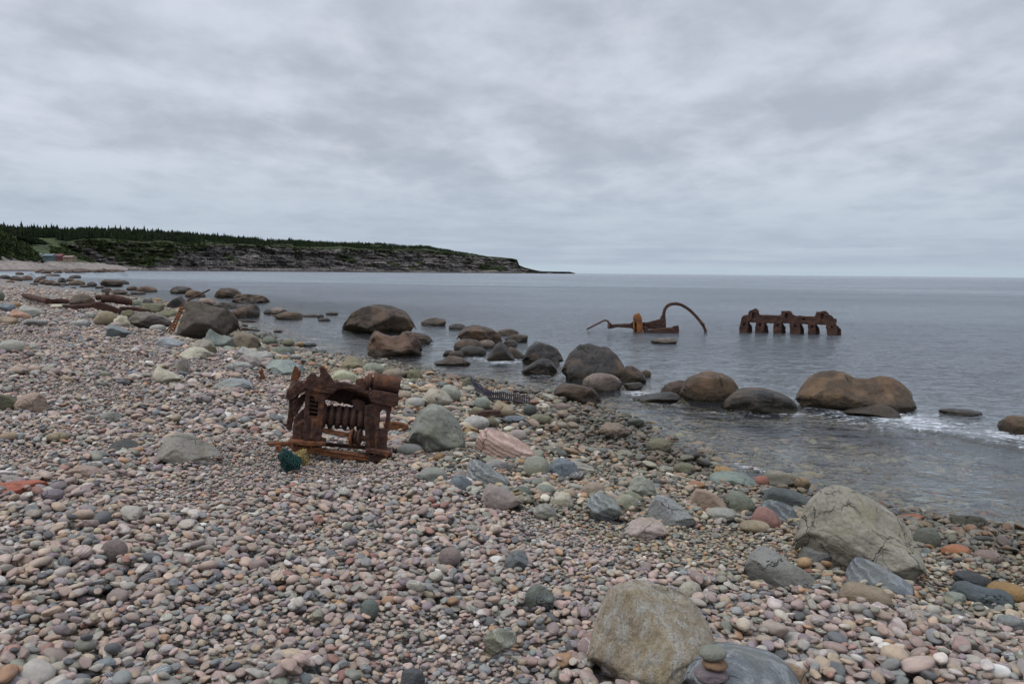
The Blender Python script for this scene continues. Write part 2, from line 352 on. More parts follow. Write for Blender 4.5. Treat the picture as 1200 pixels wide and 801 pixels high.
# the near breaking wavelet: a ridge along this line, foam behind it
WAVE = [at_z(u, v) for u, v in ((1000, 494), (1050, 502), (1100, 510), (1150, 519), (1200, 530), (1280, 545))]
def wave_field(x, y):
    best = np.full(x.shape, 1e9); side = np.zeros(x.shape); tt = np.zeros(x.shape)
    for k, (a, b) in enumerate(zip(WAVE[:-1], WAVE[1:])):
        dx, dy = b.x-a.x, b.y-a.y; L = dx*dx+dy*dy
        t = np.clip(((x-a.x)*dx+(y-a.y)*dy)/L, 0, 1)
        ex, ey = x-(a.x+t*dx), y-(a.y+t*dy); d = np.hypot(ex, ey); m = d < best
        best = np.where(m, d, best); side = np.where(m, np.sign(dx*ey-dy*ex), side); tt = np.where(m, (k+t)/5, tt)
    return best*side, tt                    # positive = seaward (behind the crest)
def build_sea():
    m, T = new_mat('sea_water')
    P = T.n('ShaderNodeNewGeometry').outputs['Position']
    dep = T.n('ShaderNodeAttribute', attribute_name='depth').outputs['Fac']
    foam = T.n('ShaderNodeAttribute', attribute_name='foam').outputs['Fac']
    far = T.n('ShaderNodeAttribute', attribute_name='offshore').outputs['Fac']
    Pm = T.n('ShaderNodeMapping', {'Vector': P, 'Scale': (.72, 1.0, 1.0), 'Rotation': (0, 0, R(-12))}).outputs[0]
    n1 = T.noise(Pm, 2.1, 3, .55, .4); n2 = T.noise(Pm, 7.0, 3, .6, .5); n3 = T.noise(Pm, .38, 3, .5, .2); n4 = T.noise(Pm, .03, 3, .5)
    h = T.math('ADD', T.math('MULTIPLY', n1, .55), T.math('MULTIPLY', n2, .24)); h = T.math('ADD', h, T.math('MULTIPLY', n3, T.math('MULTIPLY', far, 1.9)))
    bump = T.n('ShaderNodeBump', {'Strength': 1.0, 'Distance': T.math('MULTIPLY', T.math('ADD', .115, T.math('MULTIPLY', far, .25)), T.rng(n4, .3, .7, .75, 1.25)), 'Height': h}).outputs[0]
    fr = T.n('ShaderNodeFresnel', {'IOR': 1.33, 'Normal': bump}).outputs[0]
    gl = T.n('ShaderNodeBsdfGlossy', {'Color': (.96, .98, 1.0, 1), 'Roughness': T.rng(far, 0, 1, .03, .16), 'Normal': bump})
    tr = T.n('ShaderNodeBsdfTransparent', {0: (.80, .86, .84, 1)})
    deep = T.n('ShaderNodeBsdfDiffuse', {0: (.088, .102, .120, 1)})
    body = T.n('ShaderNodeMixShader', {0: dep, 1: tr, 2: deep})
    wat = T.n('ShaderNodeMixShader', {0: fr, 1: body, 2: gl})
    fn = T.noise(T.n('ShaderNodeMapping', {'Vector': P, 'Rotation': (0, 0, R(-35)), 'Scale': (.55, 1.25, 1)}).outputs[0], 9.0, 8, .75, 1.0)
    ff = T.rng(T.math('ADD', fn, T.math('MULTIPLY', foam, .42)), .66, .84)
    ff = T.math('MULTIPLY', ff, T.rng(foam, .02, .2))
    fd = T.n('ShaderNodeBsdfDiffuse', {0: (.56, .59, .62, 1)})
    T.n('ShaderNodeOutputMaterial', {0: T.n('ShaderNodeMixShader', {0: ff, 1: wat, 2: fd})})
    nc = 620
    r = np.concatenate([np.geomspace(4.0, 60, 620), np.geomspace(60.3, 600, 110), np.geomspace(640, 70000, 50)])
    th = np.linspace(R(-62), R(62), nc)
    Rr, Th = np.meshgrid(r, th, indexing='ij'); X = (Rr*np.sin(Th)).ravel(); Y = (Rr*np.cos(Th)).ravel(); rr = Rr.ravel()
    d = shore_d(X, Y); off = np.where(rr > 110, 1.0, np.clip(-d/20, 0, 1))
    fade = np.clip(1-rr/60, 0, 1)
    Z = (.014+.045*np.clip(-d/9, 0, 1))*fbm2(X*.8+Y*.2, Y*1.2-X*.2, 1.3, 3, 2.)*fade*1.3 + .05*fade*off*fbm2(X, Y, .35, 2, 5.)
    s, t = wave_field(X, Y)
    amp = np.interp(t, [0, .15, .6, 1], [.0, .045, .08, .09])*(1+.5*fbm2(X, Y, 1.4, 2, 8.))
    s2 = s+.10*fbm2(X, Y, 1.8, 2, 6.)
    prof = np.where(s2 < 0, np.exp(-(s2/.09)**2), np.exp(-(s2/.55)**2))
    Z += amp*prof
    foam = np.where(s2 < -.03, .75*np.exp(-((s2+.03)/.10)**2), np.exp(-(np.maximum(s2-.02, 0)/.45)**2))*np.interp(t, [0, .1, .45, 1], [0, .45, .8, .8])*(t > 0)*np.clip(.75+.9*fbm2(X, Y, 1.1, 2, 3.), .2, 1)
    foam = np.maximum(foam, .50*np.exp(-((s2-.7)/.5)**2)*(s2 > 0)*np.interp(t, [0, .1, 1], [.4, 1, 1]))
    edge = np.exp(-((d+.12)/.16)**2)*np.clip(fbm2(X, Y, .9, 2, 4.)*2.2+.35, 0, 1)*.5*(rr < 60)
    foam = np.maximum(foam, edge)
    for (u, v, rad, a) in ((590, 423, .9, .6), (640, 441, .7, .4), (700, 452, .8, .3), (1000, 487, 1.3, .45), (1065, 492, 1.2, .6), (875, 484, .8, .35), (775, 470, .7, .45), (1190, 512, .8, .6), (930, 484, .5, .5), (745, 460, .5, .6), (560, 420, .7, .5)):
        p = at_z(u, v); foam = np.maximum(foam, a*np.exp(-(((X-p.x)/rad)**2+((Y-p.y)/(rad*1.3))**2)))
    dp = np.maximum(0.0, Z-terrain(X, Y)+.03); dp = np.where(rr > 500, 9, dp)
    keep = (d < 2.0) | (rr > 330)
    me = mesh_np('sea', np.stack([X, Y, Z], -1), grid_faces(len(r), nc))
    attr_f(me, 'depth', 1-np.exp(-dp*.5)); attr_f(me, 'foam', foam); attr_f(me, 'offshore', off)
    tag(link('sea', me, m), kind='structure')
build_sea()

# far shore: one lofted sheet, stations by column, each a list of (depth along Y, row)
def loft(stations, nu, sub, name, mat, post=None):
    us = np.array([s[0] for s in stations], float)
    K = len(stations[0][1])
    D = np.array([[p[0] for p in s[1]] for s in stations], float); Vv = np.array([[p[1] for p in s[1]] for s in stations], float)
    uu = np.linspace(us[0], us[-1], nu)
    Di = np.stack([np.interp(uu, us, D[:, k]) for k in range(K)], 1); Vi = np.stack([np.interp(uu, us, Vv[:, k]) for k in range(K)], 1)
    ks = []
    for k in range(K-1): ks += list(k+np.arange(sub[k])/sub[k])
    ks.append(K-1); ks = np.array(ks)
    X = np.zeros((len(ks), nu)); Y = X.copy(); Z = X.copy()
    for j, u in enumerate(uu):
        pts = np.array([at_y(u, Vi[j, k], Di[j, k]) for k in range(K)])
        for a, A in enumerate((X, Y, Z)): A[:, j] = np.interp(ks, np.arange(K), pts[:, a])
    if post: X, Y, Z = post(X, Y, Z, ks, uu)
    V = np.stack([X, Y, Z], -1).reshape(-1, 3)
    o = link(name, mesh_np(name, V, grid_faces(len(ks), nu)), mat); return o, (X, Y, Z, ks, uu)
def land_mat():
    m, T = new_mat('headland_rock_and_turf')
    g = T.n('ShaderNodeNewGeometry'); P = g.outputs['Position']
    nz = T.n('ShaderNodeSeparateXYZ', {0: g.outputs['True Normal']}).outputs[2]; nz = T.math('ABSOLUTE', nz)
    z = T.n('ShaderNodeSeparateXYZ', {0: P}).outputs[2]
    st = T.noise(T.n('ShaderNodeMapping', {'Vector': P, 'Scale': (.010, .010, .26)}).outputs[0], 1.0, 7, .7, .2)
    bl = T.noise(P, .055, 6, .7); sm = T.noise(P, .25, 4, .7)
    rock = T.mix(T.rng(st, .44, .56), (.035, .030, .030, 1), (.165, .145, .13, 1))
    rock = T.mix(T.math('MULTIPLY', T.rng(sm, .52, .66), .7), rock, (.42, .37, .33, 1))
    rock = T.mix(T.math('MULTIPLY', T.rng(sm, .46, .34), .8), rock, (.022, .020, .020, 1))
    turf = T.mix(T.rng(bl, .38, .62), (.018, .024, .012, 1), (.042, .055, .024, 1))
    turf = T.mix(T.math('MULTIPLY', T.rng(sm, .5, .65), .5), turf, (.085, .075, .04, 1))
    ta = T.n('ShaderNodeAttribute', attribute_name='turf').outputs['Fac']
    tf = T.rng(T.math('ADD', ta, T.math('MULTIPLY', T.math('SUBTRACT', bl, .5), 1.6)), .42, .60)
    col = T.mix(tf, rock, turf)
    ft = T.rng(T.math('ADD', z, T.math('MULTIPLY', sm, 2.0)), 1.2, 3.4, 1, 0)
    col = T.mix(ft, col, T.mix(T.rng(z, .9, 2.2), (.025, .022, .02, 1), (.20, .18, .16, 1)))
    finish(T, col, .95, T.math('ADD', st, sm), .8, 1.5, spec=.1); return m
LAND = land_mat()
def meadow_mat():
    m, T = new_mat('meadow_and_shingle')
    P = T.n('ShaderNodeNewGeometry').outputs['Position']; z = T.n('ShaderNodeSeparateXYZ', {0: P}).outputs[2]
    bl = T.noise(P, .02, 6, .65); sm = T.noise(P, .3, 5, .7)
    turf = T.mix(T.rng(bl, .40, .58), (.030, .042, .020, 1), (.060, .082, .034, 1))
    turf = T.mix(T.math('MULTIPLY', T.rng(sm, .5, .68), .5), turf, (.10, .11, .055, 1))
    sh = T.mix(T.rng(sm, .35, .65), (.15, .125, .11, 1), (.31, .27, .245, 1))
    sh = T.mix(T.rng(T.math('ADD', z, T.math('MULTIPLY', sm, 1.5)), .9, 2.4, 1, 0), sh, (.05, .036, .024, 1))
    f = T.rng(T.math('ADD', z, T.math('MULTIPLY', bl, 7)), 11.0, 13.5)
    finish(T, T.mix(f, sh, turf), .95, sm, .6, .8, spec=.1); return m
MEADOW = meadow_mat()
def mpost(X, Y, Z, ks, uu):
    n = fbm(np.stack([X.ravel()*.02, Y.ravel()*.02, X.ravel()*0+.3], -1), 4).reshape(X.shape)
    k = ks[:, None]; Z = Z+n*np.interp(k, [0, .7, 1, 2, 3], [.5, .8, 1, 5, 6]); return X, Y, Z
st = []
for u, ds, vb, vt, vm, vr in ((-160, 520, 317, 302, 284, 268), (-60, 560, 317, 303, 285, 273), (0, 600, 317.2, 304.5, 286, 273.5), (40, 640, 317.2, 305, 288, 274.5),
                             (70, 690, 316.8, 305.5, 294, 275), (100, 780, 316.4, 308.5, 303, 290), (135, 860, 316.0, 312.5, 312, 311), (150, 900, 317, 316.8, 316.5, 317)):
    st.append((u, [(ds-14, vb+1.6), (ds+10, vb-.6), (ds+70, vt+.6), (ds+110, vt-1.5), (ds+300, vm), (ds+520, vr), (ds+900, vr+8)]))
MEAD, MG = loft(st, 340, [8, 12, 8, 20, 20, 4], 'far_shore', MEADOW, mpost)
tag(MEAD, kind='structure')
# headland cliff: strata that jut and recess
def cpost(X, Y, Z, ks, uu):
    rs = np.random.RandomState(4)
    nr, nu = X.shape; s = np.cumsum(np.hypot(np.diff(X[2], prepend=X[2, 0]), np.diff(Y[2], prepend=Y[2, 0])))
    ctop = Z[np.searchsorted(ks, 3)]; base = Z[np.searchsorted(ks, 1)]
    f = (Z-base)/np.maximum(ctop-base, 1)                       # 0 at the foot, 1 at the cliff's edge
    band = (ks >= 1)[:, None]*(ks <= 3.2)[:, None]
    q = f*9+.35*np.sin(s/180)[None, :]+fbm(np.stack([s*.004, s*0, s*0+.2], -1), 2)[None, :]*2
    cell = np.floor(q).astype(int) % 64
    off = rs.rand(64)
    low = np.stack([fbm(np.stack([s*.011+c*31.7, s*0+c*3.1, s*0+.4], -1), 3) for c in range(64)], 0)
    jut = (off[cell]*5+6*low[cell, np.arange(nu)[None, :]])
    fine = fbm(np.stack([(s[None, :]+0*Z).ravel()*.07, Z.ravel()*.45, Z.ravel()*0+.7], -1), 4, .6).reshape(Z.shape)
    gull = fbm(np.stack([(s[None, :]+0*Z).ravel()*.009, Z.ravel()*.03, Z.ravel()*0+.1], -1), 4, .6).reshape(Z.shape)
    push = band*(jut*1.1+fine*9+gull*42)
    L = np.hypot(X, Y); X = X-X/L*push; Y = Y-Y/L*push
    top = np.clip(ks-3, 0, 1)[:, None]
    bl = fbm(np.stack([X.ravel()*.02, Y.ravel()*.02, X.ravel()*0+.9], -1), 4).reshape(X.shape)
    Z = Z+bl*4*top*np.clip((600-uu)/60, .1, 1)[None, :]
    Z = Z+(np.abs(fine)*2.0*(np.abs(ks-1.2) < .8)[:, None])
    Z[0] = -3
    Z[1] = np.minimum(Z[1], .6)
    return X, Y, Z
cs = [(64, 1010, 300, 290, 280.5, 276), (100, 1060, 311, 281.5, 277.5, 274), (140, 1120, 313.4, 283.5, 279, 273.5), (200, 1210, 314, 286, 282, 276), (280, 1400, 314.8, 287.5, 285, 281.5), (340, 1540, 315.4, 290, 287, 284.3),
      (400, 1680, 316, 291.5, 289, 286.5), (440, 1780, 316.5, 293, 291, 286.6), (500, 1930, 317.2, 293.5, 291.5, 289.5), (540, 2050, 317.8, 298, 297, 296), (570, 2150, 318.2, 301.2, 300.4, 300.0),
      (600, 2240, 318.6, 303.2, 302.8, 302.6), (606, 2260, 318.6, 304.4, 304.2, 304), (608.5, 2275, 318.7, 311, 310.8, 310.6), (615, 2290, 318.8, 313.6, 313.5, 313.4), (628, 2320, 319, 316.6, 316.5, 316.6), (636, 2340, 319.1, 317.8, 317.9, 318), (646, 2350, 319.5, 318.0, 318.2, 318.3), (668, 2380, 319.9, 318.3, 318.5, 318.6), (674, 2385, 320, 320, 320, 320)]
st = []
for u, D, vb, vt, vs, vr in cs:
    k = min(1.0, max(0.02, (vb-vt)/14))
    st.append((u, [(D-30*k, vb+1.2), (D, vb-.9*k), (D+10*k, vb-3.6*k), (D+38*k, vt), (D+100*k, vs), (D+230*k, vr), (D+520*k, vr+6*k)]))
HEAD, HG = loft(st, 1500, [3, 6, 44, 8, 14, 6], 'headland', LAND, cpost); tag(HEAD, kind='structure')
def turf_attr(o, G, k0, k1):
    X, Y, Z, ks, uu = G; t = np.repeat(sstep(k0, k1, ks)[:, None], len(uu), 1)
    n = fbm(np.stack([X.ravel()*.012, Y.ravel()*.012, Z.ravel()*.03], -1), 3).reshape(X.shape)
    n = n+np.clip((200-uu)/300, -.05, .3)[None, :]
    t = np.maximum(t, sstep(.05, .25, n)*.8*(ks > 1.3)[:, None]); attr_f(o.data, 'turf', t)
turf_attr(HEAD, HG, 2.7, 3.2)
# the wooded bluff close on the left
def bpost(X, Y, Z, ks, uu):
    n = fbm(np.stack([X.ravel()*.05, Y.ravel()*.05, Z.ravel()*.05], -1), 5, .6).reshape(X.shape)
    k = np.clip(ks, 0, 1)[:, None]; return X, Y-n*14*k, Z+n*5*k
st = []
for u, D, vb, vt in ((-160, 520, 304.5, 246), (-40, 560, 304.5, 262), (0, 600, 304.6, 274), (12, 610, 304.6, 279), (26, 625, 304.8, 286), (38, 640, 305, 294), (44, 650, 305.2, 301), (48, 655, 305.6, 305.4)):
    st.append((u, [(D+60, vb+2), (D+68, vb-1), (D+110, vt), (D+140, vt-1), (D+300, vt+6)]))
BLUF, BG = loft(st, 160, [4, 26, 6, 6], 'bluff', LAND, bpost); tag(BLUF, kind='structure'); turf_attr(BLUF, BG, 1.2, 1.8)

# forest and scrub (far-off masses)
def merge_mesh(name, protoV, protoF, pos, scl, yaw, mat, shade=None):
    n = len(pos); c, s = np.cos(yaw), np.sin(yaw)
    P = protoV[None]*scl[:, None, :]
    X = P[..., 0]*c[:, None]-P[..., 1]*s[:, None]+pos[:, None, 0]; Y = P[..., 0]*s[:, None]+P[..., 1]*c[:, None]+pos[:, None, 1]; Z = P[..., 2]+pos[:, None, 2]
    V = np.stack([X, Y, Z], -1).reshape(-1, 3); F = (protoF[None]+(np.arange(n)*len(protoV))[:, None, None]).reshape(-1, protoF.shape[1])
    me = mesh_np(name, V, F, False)
    attr_f(me, 'tone', np.repeat(np.random.RandomState(1).rand(n), len(protoV)))
    return link(name, me, mat)
def veg_mat(name, a, b, c):
    m, T = new_mat(name); t = T.n('ShaderNodeAttribute', attribute_name='tone').outputs['Fac']
    P = T.n('ShaderNodeNewGeometry').outputs['Position']
    col = T.mix(t, C4(a), C4(b)); col = T.mix(T.math('MULTIPLY', T.rng(T.noise(P, .03, 3), .5, .7), .5), col, C4(c))
    finish(T, col, .9, spec=.1); return m
def spruce_proto(seed):
    rs = np.random.RandomState(seed); V = []; F = []
    def tri(a, b, c): k = len(V); V.extend([a, b, c]); F.append((k, k+1, k+2))
    L = 7
    for k in range(L):
        z0 = .10+.80*k/L; r0 = .34*(1-k/L)**.8+.03; zt = z0+.26
        for j in range(7):
            a = 2*math.pi*(j+rs.rand()*.6)/7+k; w = .36
            rr = r0*rs.uniform(.65, 1.2)
            tri((rr*math.cos(a-w), rr*math.sin(a-w), z0-rs.rand()*.06), (rr*math.cos(a+w), rr*math.sin(a+w), z0-rs.rand()*.06), (0, 0, min(zt, 1.02)))
    for j in range(3):
        a = 2.1*j; tri((.03*math.cos(a), .03*math.sin(a), -.1), (.03*math.cos(a+2.1), .03*math.sin(a+2.1), -.1), (0, 0, .6))
    return np.array(V), np.array(F)
rs = np.random.RandomState(11)
def sample(G, n, k0, k1, u0, u1, dens=None):
    X, Y, Z, ks, uu = G
    rk = np.where((ks >= k0) & (ks <= k1))[0]; uj = np.where((uu >= u0) & (uu <= u1))[0]
    i = rs.uniform(rk[0], rk[-1]-.001, n); j = rs.uniform(uj[0], uj[-1]-.001, n); i0 = i.astype(int); j0 = j.astype(int); fi = i-i0; fj = j-j0
    g = lambda A: (A[i0, j0]*(1-fi)+A[i0+1, j0]*fi)*(1-fj)+(A[i0, j0+1]*(1-fi)+A[i0+1, j0+1]*fi)*fj
    return np.stack([g(X), g(Y), g(Z)], -1), uu[j0], ks[i0]
def forest():
    p1, u1, _ = sample(HG, 7600, 3.6, 5.6, 66, 560); h1 = np.interp(u1, [60, 140, 280, 440, 520, 560], [11, 11, 9, 7.0, 5, 3])
    p2, u2, _ = sample(MG, 2600, 4.75, 5.6, -160, 73); h2 = np.full(len(u2), 12.5)
    n = fbm2(p1[:, 0], p1[:, 1], .012, 3, 1.); keep = n > -.26
    pos = np.concatenate([p1[keep], p2]); h = np.concatenate([h1[keep], h2])*rs.uniform(.6, 1.15, keep.sum()+len(p2))*(1+.25*rs.normal(size=keep.sum()+len(p2))*(rs.rand(keep.sum()+len(p2)) < .25)).clip(.5, 1.5)
    V, F = spruce_proto(2)
    scl = np.stack([h*.62*rs.uniform(.8, 1.2, len(h)), h*.62, h], -1)
    o = merge_mesh('spruce_forest', V, F, pos, scl, rs.uniform(0, 6.28, len(h)), veg_mat('spruce', (.010, .018, .009), (.026, .040, .016), (.045, .045, .030)))
    tag(o, 'dark spruce forest along the top of the far headland', 'forest', kind='stuff')
    # scrub: clumps of small leaf faces
    r2 = np.random.RandomState(5); V = []; F = []
    for k in range(26):
        d = r2.normal(size=3); d /= np.linalg.norm(d); d[2] = abs(d[2])*.8; c = d*r2.uniform(.5, 1.0)
        a = r2.normal(size=3)*.34; b = r2.normal(size=3)*.34; k0 = len(V); V += [c-a, c+a, c+b]; F.append((k0, k0+1, k0+2))
    V = np.array(V); F = np.array(F)
    q = []
    a_, ua, _ = sample(HG, 9000, 2.6, 4.3, 66, 560); n = fbm(a_*.022, 3); q.append(a_[n > .10][:1300])
    b_, ub, _ = sample(BG, 1500, .9, 3.0, -160, 46); q.append(b_)
    c_, uc, _ = sample(HG, 2600, 1.6, 3.2, 66, 230); n = fbm(c_*.03, 3); q.append(c_[n > .2])
    d_, ud, _ = sample(MG, 700, 3.1, 4.2, 60, 110); q.append(d_)
    pos = np.concatenate(q); s = rs.uniform(1.0, 2.9, len(pos))
    o = merge_mesh('scrub', V, F, pos, np.stack([s*1.3, s*1.3, s], -1), rs.uniform(0, 6.28, len(pos)), veg_mat('scrub_leaves', (.018, .026, .010), (.045, .065, .02), (.06, .055, .03)))
    tag(o, 'low dark green scrub on the ledges of the far cliff and bluff', 'shrubs', kind='stuff')
    # the dark clump standing alone in the meadow
    th = []
    for k in range(420):
        u = rs.normal(28, 6.5); p = at_y(u, 283.5+rs.uniform(-1, 1)+.12*(u-28), 925); th.append((p.x, p.y+rs.uniform(0, 25), p.z+rs.uniform(-2, 5.2)*math.exp(-((u-26)/10)**2)))
    s = rs.uniform(1.2, 2.4, len(th))
    o = merge_mesh('thicket', V, F, np.array(th), np.stack([s*1.3, s*1.3, s], -1), rs.uniform(0, 6.28, len(th)), veg_mat('thicket_leaves', (.010, .018, .009), (.026, .038, .014), (.03, .035, .02)))
    tag(o, 'dark rounded thicket standing alone in the far green meadow', 'bush')
forest()
# cabins at the head of the far beach
def cabin(u, v, w, h, D, wallc, roofc, label, door=True):
    g = at_y(u, v, D); s = D/FPX; W = w*s; Hh = h*s*.85; dp = W*.7
    e = bpy.data.objects.new('cabin', None); COL.objects.link(e); e.location = g; e.rotation_euler = (0, 0, R(-12)); tag(e, label, 'cabin')
    wm = plain('cabin_wall_paint', wallc, .8, .1, 1.0); rm = plain('cabin_roofing', roofc, .7, .15, 1.0)
    def bx(name, x0, x1, y0, y1, z0, z1, m, par):
        V = [(x, y, z) for z in (z0, z1) for x, y in ((x0, y0), (x1, y0), (x1, y1), (x0, y1))]
        return link(name, mesh_np(name, V, [(0, 3, 2, 1), (4, 5, 6, 7), (0, 1, 5, 4), (1, 2, 6, 5), (2, 3, 7, 6), (3, 0, 4, 7)], False), m, par)
    wall = bx('wall', -W/2, W/2, 0, dp, -1.5, Hh*.62, wm, e)
    o_ = W*.05; V = [(-W/2-o_, -o_, Hh*.6), (W/2+o_, -o_, Hh*.6), (W/2+o_, dp+o_, Hh*.6), (-W/2-o_, dp+o_, Hh*.6), (-W/2-o_, dp/2, Hh), (W/2+o_, dp/2, Hh)]
    me = bpy.data.meshes.new('roof'); me.from_pydata(V, [], [(0, 1, 5, 4), (2, 3, 4, 5), (0, 4, 3), (1, 2, 5), (3, 2, 1, 0)]); link('roof', me, rm, e)
    dk = plain('cabin_dark_glass', (.05, .06, .07), .3)
    bx('door', -W*.08, W*.02, -.06, -.004, -.4, Hh*.45, dk, e)
    for x in (-.34, .22): bx('window', W*x, W*(x+.13), -.05, -.004, Hh*.22, Hh*.46, dk, e)
cabin(55.5, 303.6, 13, 7.6, 715, (.055, .095, .105), (.10, .135, .15), 'teal green cabin with grey roof at the head of the far beach')
cabin(68.5, 303.6, 8.5, 7.4, 700, (.10, .022, .025), (.12, .035, .038), 'dark red cabin standing between the teal and the tan one')
cabin(79, 304.2, 12, 5.8, 690, (.20, .145, .105), (.18, .13, .10), 'low tan cabin, rightmost of the cabins on the far beach')
cabin(44.5, 302.8, 6, 7.5, 760, (.20, .22, .23), (.24, .26, .27), 'small pale grey cabin half hidden beside the wooded bluff')
# ------------------------------------------------------------------ boulders and larger stones, placed on the beach or in the sea
PAL = dict(seabrown=(.095, .064, .042), seaorange=(.165, .102, .054), seadark=(.060, .052, .045), seagrey=(.090, .080, .070), searust=(.15, .085, .055),
           pale=(.36, .35, .32), blue=(.20, .22, .235), slate=(.145, .165, .18), pink=(.43, .28, .235), tan=(.33, .25, .18), olive=(.17, .16, .105), green=(.25, .27, .225),
           cream=(.48, .44, .34), white=(.55, .54, .50), dark=(.065, .068, .066), mauve=(.265, .215, .215), brick=(.30, .135, .105), ochre=(.34, .22, .11), red=(.42, .14, .09),
           grey=(.26, .255, .24), greytan=(.31, .275, .22), brownpink=(.30, .22, .175), limegrey=(.27, .275, .20), wetgreen=(.14, .155, .12), wetdark=(.085, .09, .085))
#        exponent, plane cuts, cut depth, bury, depth ratio, roughness
SHP = dict(dome=(2.2, 6, .82, .55, .75, .08), boulder=(2.6, 10, .78, .28, .8, .085), block=(3.4, 10, .72, .22, .7, .08), slab=(2.9, 7, .76, .5, .8, .05), wedge=(2.6, 12, .68, .35, .75, .05),
           long=(2.5, 4, .85, .35, .55, .04), cone=(2.0, 8, .7, .4, .75, .05), oval=(2.15, 2, .92, .35, .8, .025))
def rock_shape(seed, e, ncut, cd, rough, sub, crack=0.0):
    bm = bmesh.new(); bmesh.ops.create_icosphere(bm, subdivisions=sub, radius=1)
    n = np.array([v.co[:] for v in bm.verts]); F = np.array([[v.index for v in f.verts] for f in bm.faces]); bm.free()
    n /= np.linalg.norm(n, axis=1)[:, None]
    r_ = np.random.RandomState(seed)
    r = (np.abs(n)**e).sum(1)**(-1/e)
    for k in range(ncut):
        d = r_.normal(size=3); d /= np.linalg.norm(d); dd = cd*r_.uniform(.88, 1.18)
        c = n@d; lim = np.where(c > .05, dd/np.maximum(c, .05), 9)
        q = .035 if ncut > 6 else .09
        hh = np.clip(.5+.5*(lim-r)/q, 0, 1); r = lim*(1-hh)+r*hh-q*hh*(1-hh)
    p = n*r[:, None]; o = r_.uniform(0, 50, 3)
    r2 = r*(1+rough*2.2*fbm(p*1.1+o, 2)+rough*1.3*fbm(p*3.0+o, 5, .6)+rough*.5*fbm(p*2.2+o+9, 3, .6, True))
    if crack:
        wp = p+.22*np.stack([perlin(p*2.3+o), perlin(p*2.3+o+7), perlin(p*2.3+o+13)], 1)
        for fq, of in ((1.5, 5), (2.6, 31)):
            w_ = .05 if fq < 2 else .04
            r2 -= crack*np.clip(w_-np.abs(perlin(wp*fq+o+of)), 0, w_)/w_*np.clip(perlin(p*1.1+o+of)*4+.3, 0, 1)*.045
    p = n*r2[:, None]
    lo, hi = p.min(0), p.max(0); p = (p-lo)/(hi-lo)*2-1
    return p, F
FOOT = []                                  # footprints, kept clear of pebbles: x, y, yaw, a, b
BVHS = {}
LAND_ROCKS = []
def rock(name, u, v, w, h, style, colour, shape, label, cat='boulder', p=None, seed=None, sea=False, lean=0.0, group=None, **kw):
    e, nc, cd, bury, dr, rough = SHP[shape]
    bury = kw.get('bury', bury); dr = kw.get('dr', dr); rough = kw.get('rough', rough); nc = kw.get('cuts', nc); e = kw.get('e', e)
    if sea: bury = max(bury, .42)
    if colour == 'seaorange': rough, nc = .045, 6
    seed = seed if seed is not None else int(abs(u*7.3+v*13.1+w*3)) % 9973
    G = at_z(u, v, 0.0) if sea else ground(u, v)
    dh = Vector((G.x, G.y, 0)).normalized(); mpp = (G-Vector((0, 0, H))).dot(FWD)/FPX
    W = w*mpp; Dp = max(W*dr, h*mpp*.6); C = G+dh*(Dp*.42)
    z0 = 0.0 if sea else tz(C.x, C.y)
    W *= 1+Dp*.42/math.hypot(G.x, G.y)
    zt = at_y(u, v-h, C.y).z; Ht = max(zt-z0, .03)
    sub = 6 if w > 90 else 5 if w > 34 else 4 if w > 15 else 3
    P, F = rock_shape(seed, e, nc, cd, rough, sub, kw.get('crack', 0))
    zc, zh = (Ht-bury*Ht)/2, Ht*(1+bury)/2
    X = P[:, 0]*W/2; Y = P[:, 1]*Dp/2; Z = zc+P[:, 2]*zh
    if p is not None:
        xs = P[:, 0]; nb = 28; bi = np.clip(((xs+1)/2*nb).astype(int), 0, nb-1)
        E = np.full(nb, 1e-3); np.maximum.at(E, bi, Z); E = np.maximum(E, .02*Ht)
        E = np.convolve(np.pad(E, 2, mode='edge'), [.1, .2, .4, .2, .1], 'valid'); bx_ = -1+(np.arange(nb)+.5)*2/nb
        Ev = np.interp(xs, bx_, E)
        tgt = Ht*np.interp(xs, np.linspace(-1, 1, len(p)), p)/max(p)*np.sqrt(np.clip(1-np.abs(xs)**5, 0, 1))
        Z = np.where(Z > 0, Z*np.clip(tgt/Ev, .1, 1.35), Z)
        Z = Z*np.where(Z > 0, Ht/max(Z.max(), 1e-3), 1)
    X = X+lean*Z
    me = mesh_np(name, np.stack([X, Y, Z], -1), F)
    yaw = math.atan2(dh.y, dh.x)-math.pi/2
    o = link(name, me, RM[style]); o.location = (C.x, C.y, z0); o.rotation_euler = (0, 0, yaw+kw.get('yaw', 0)); o.color = C4(PAL[colour] if isinstance(colour, str) else colour)
    tag(o, label, cat, group)
    FOOT.append((C.x, C.y, yaw, W/2, Dp/2, z0, Ht))
    if not sea: LAND_ROCKS.append((u, v-h/2, w, label))
    return o
S = dict(sea=True)
B = 'boulder'; K = 'stone'
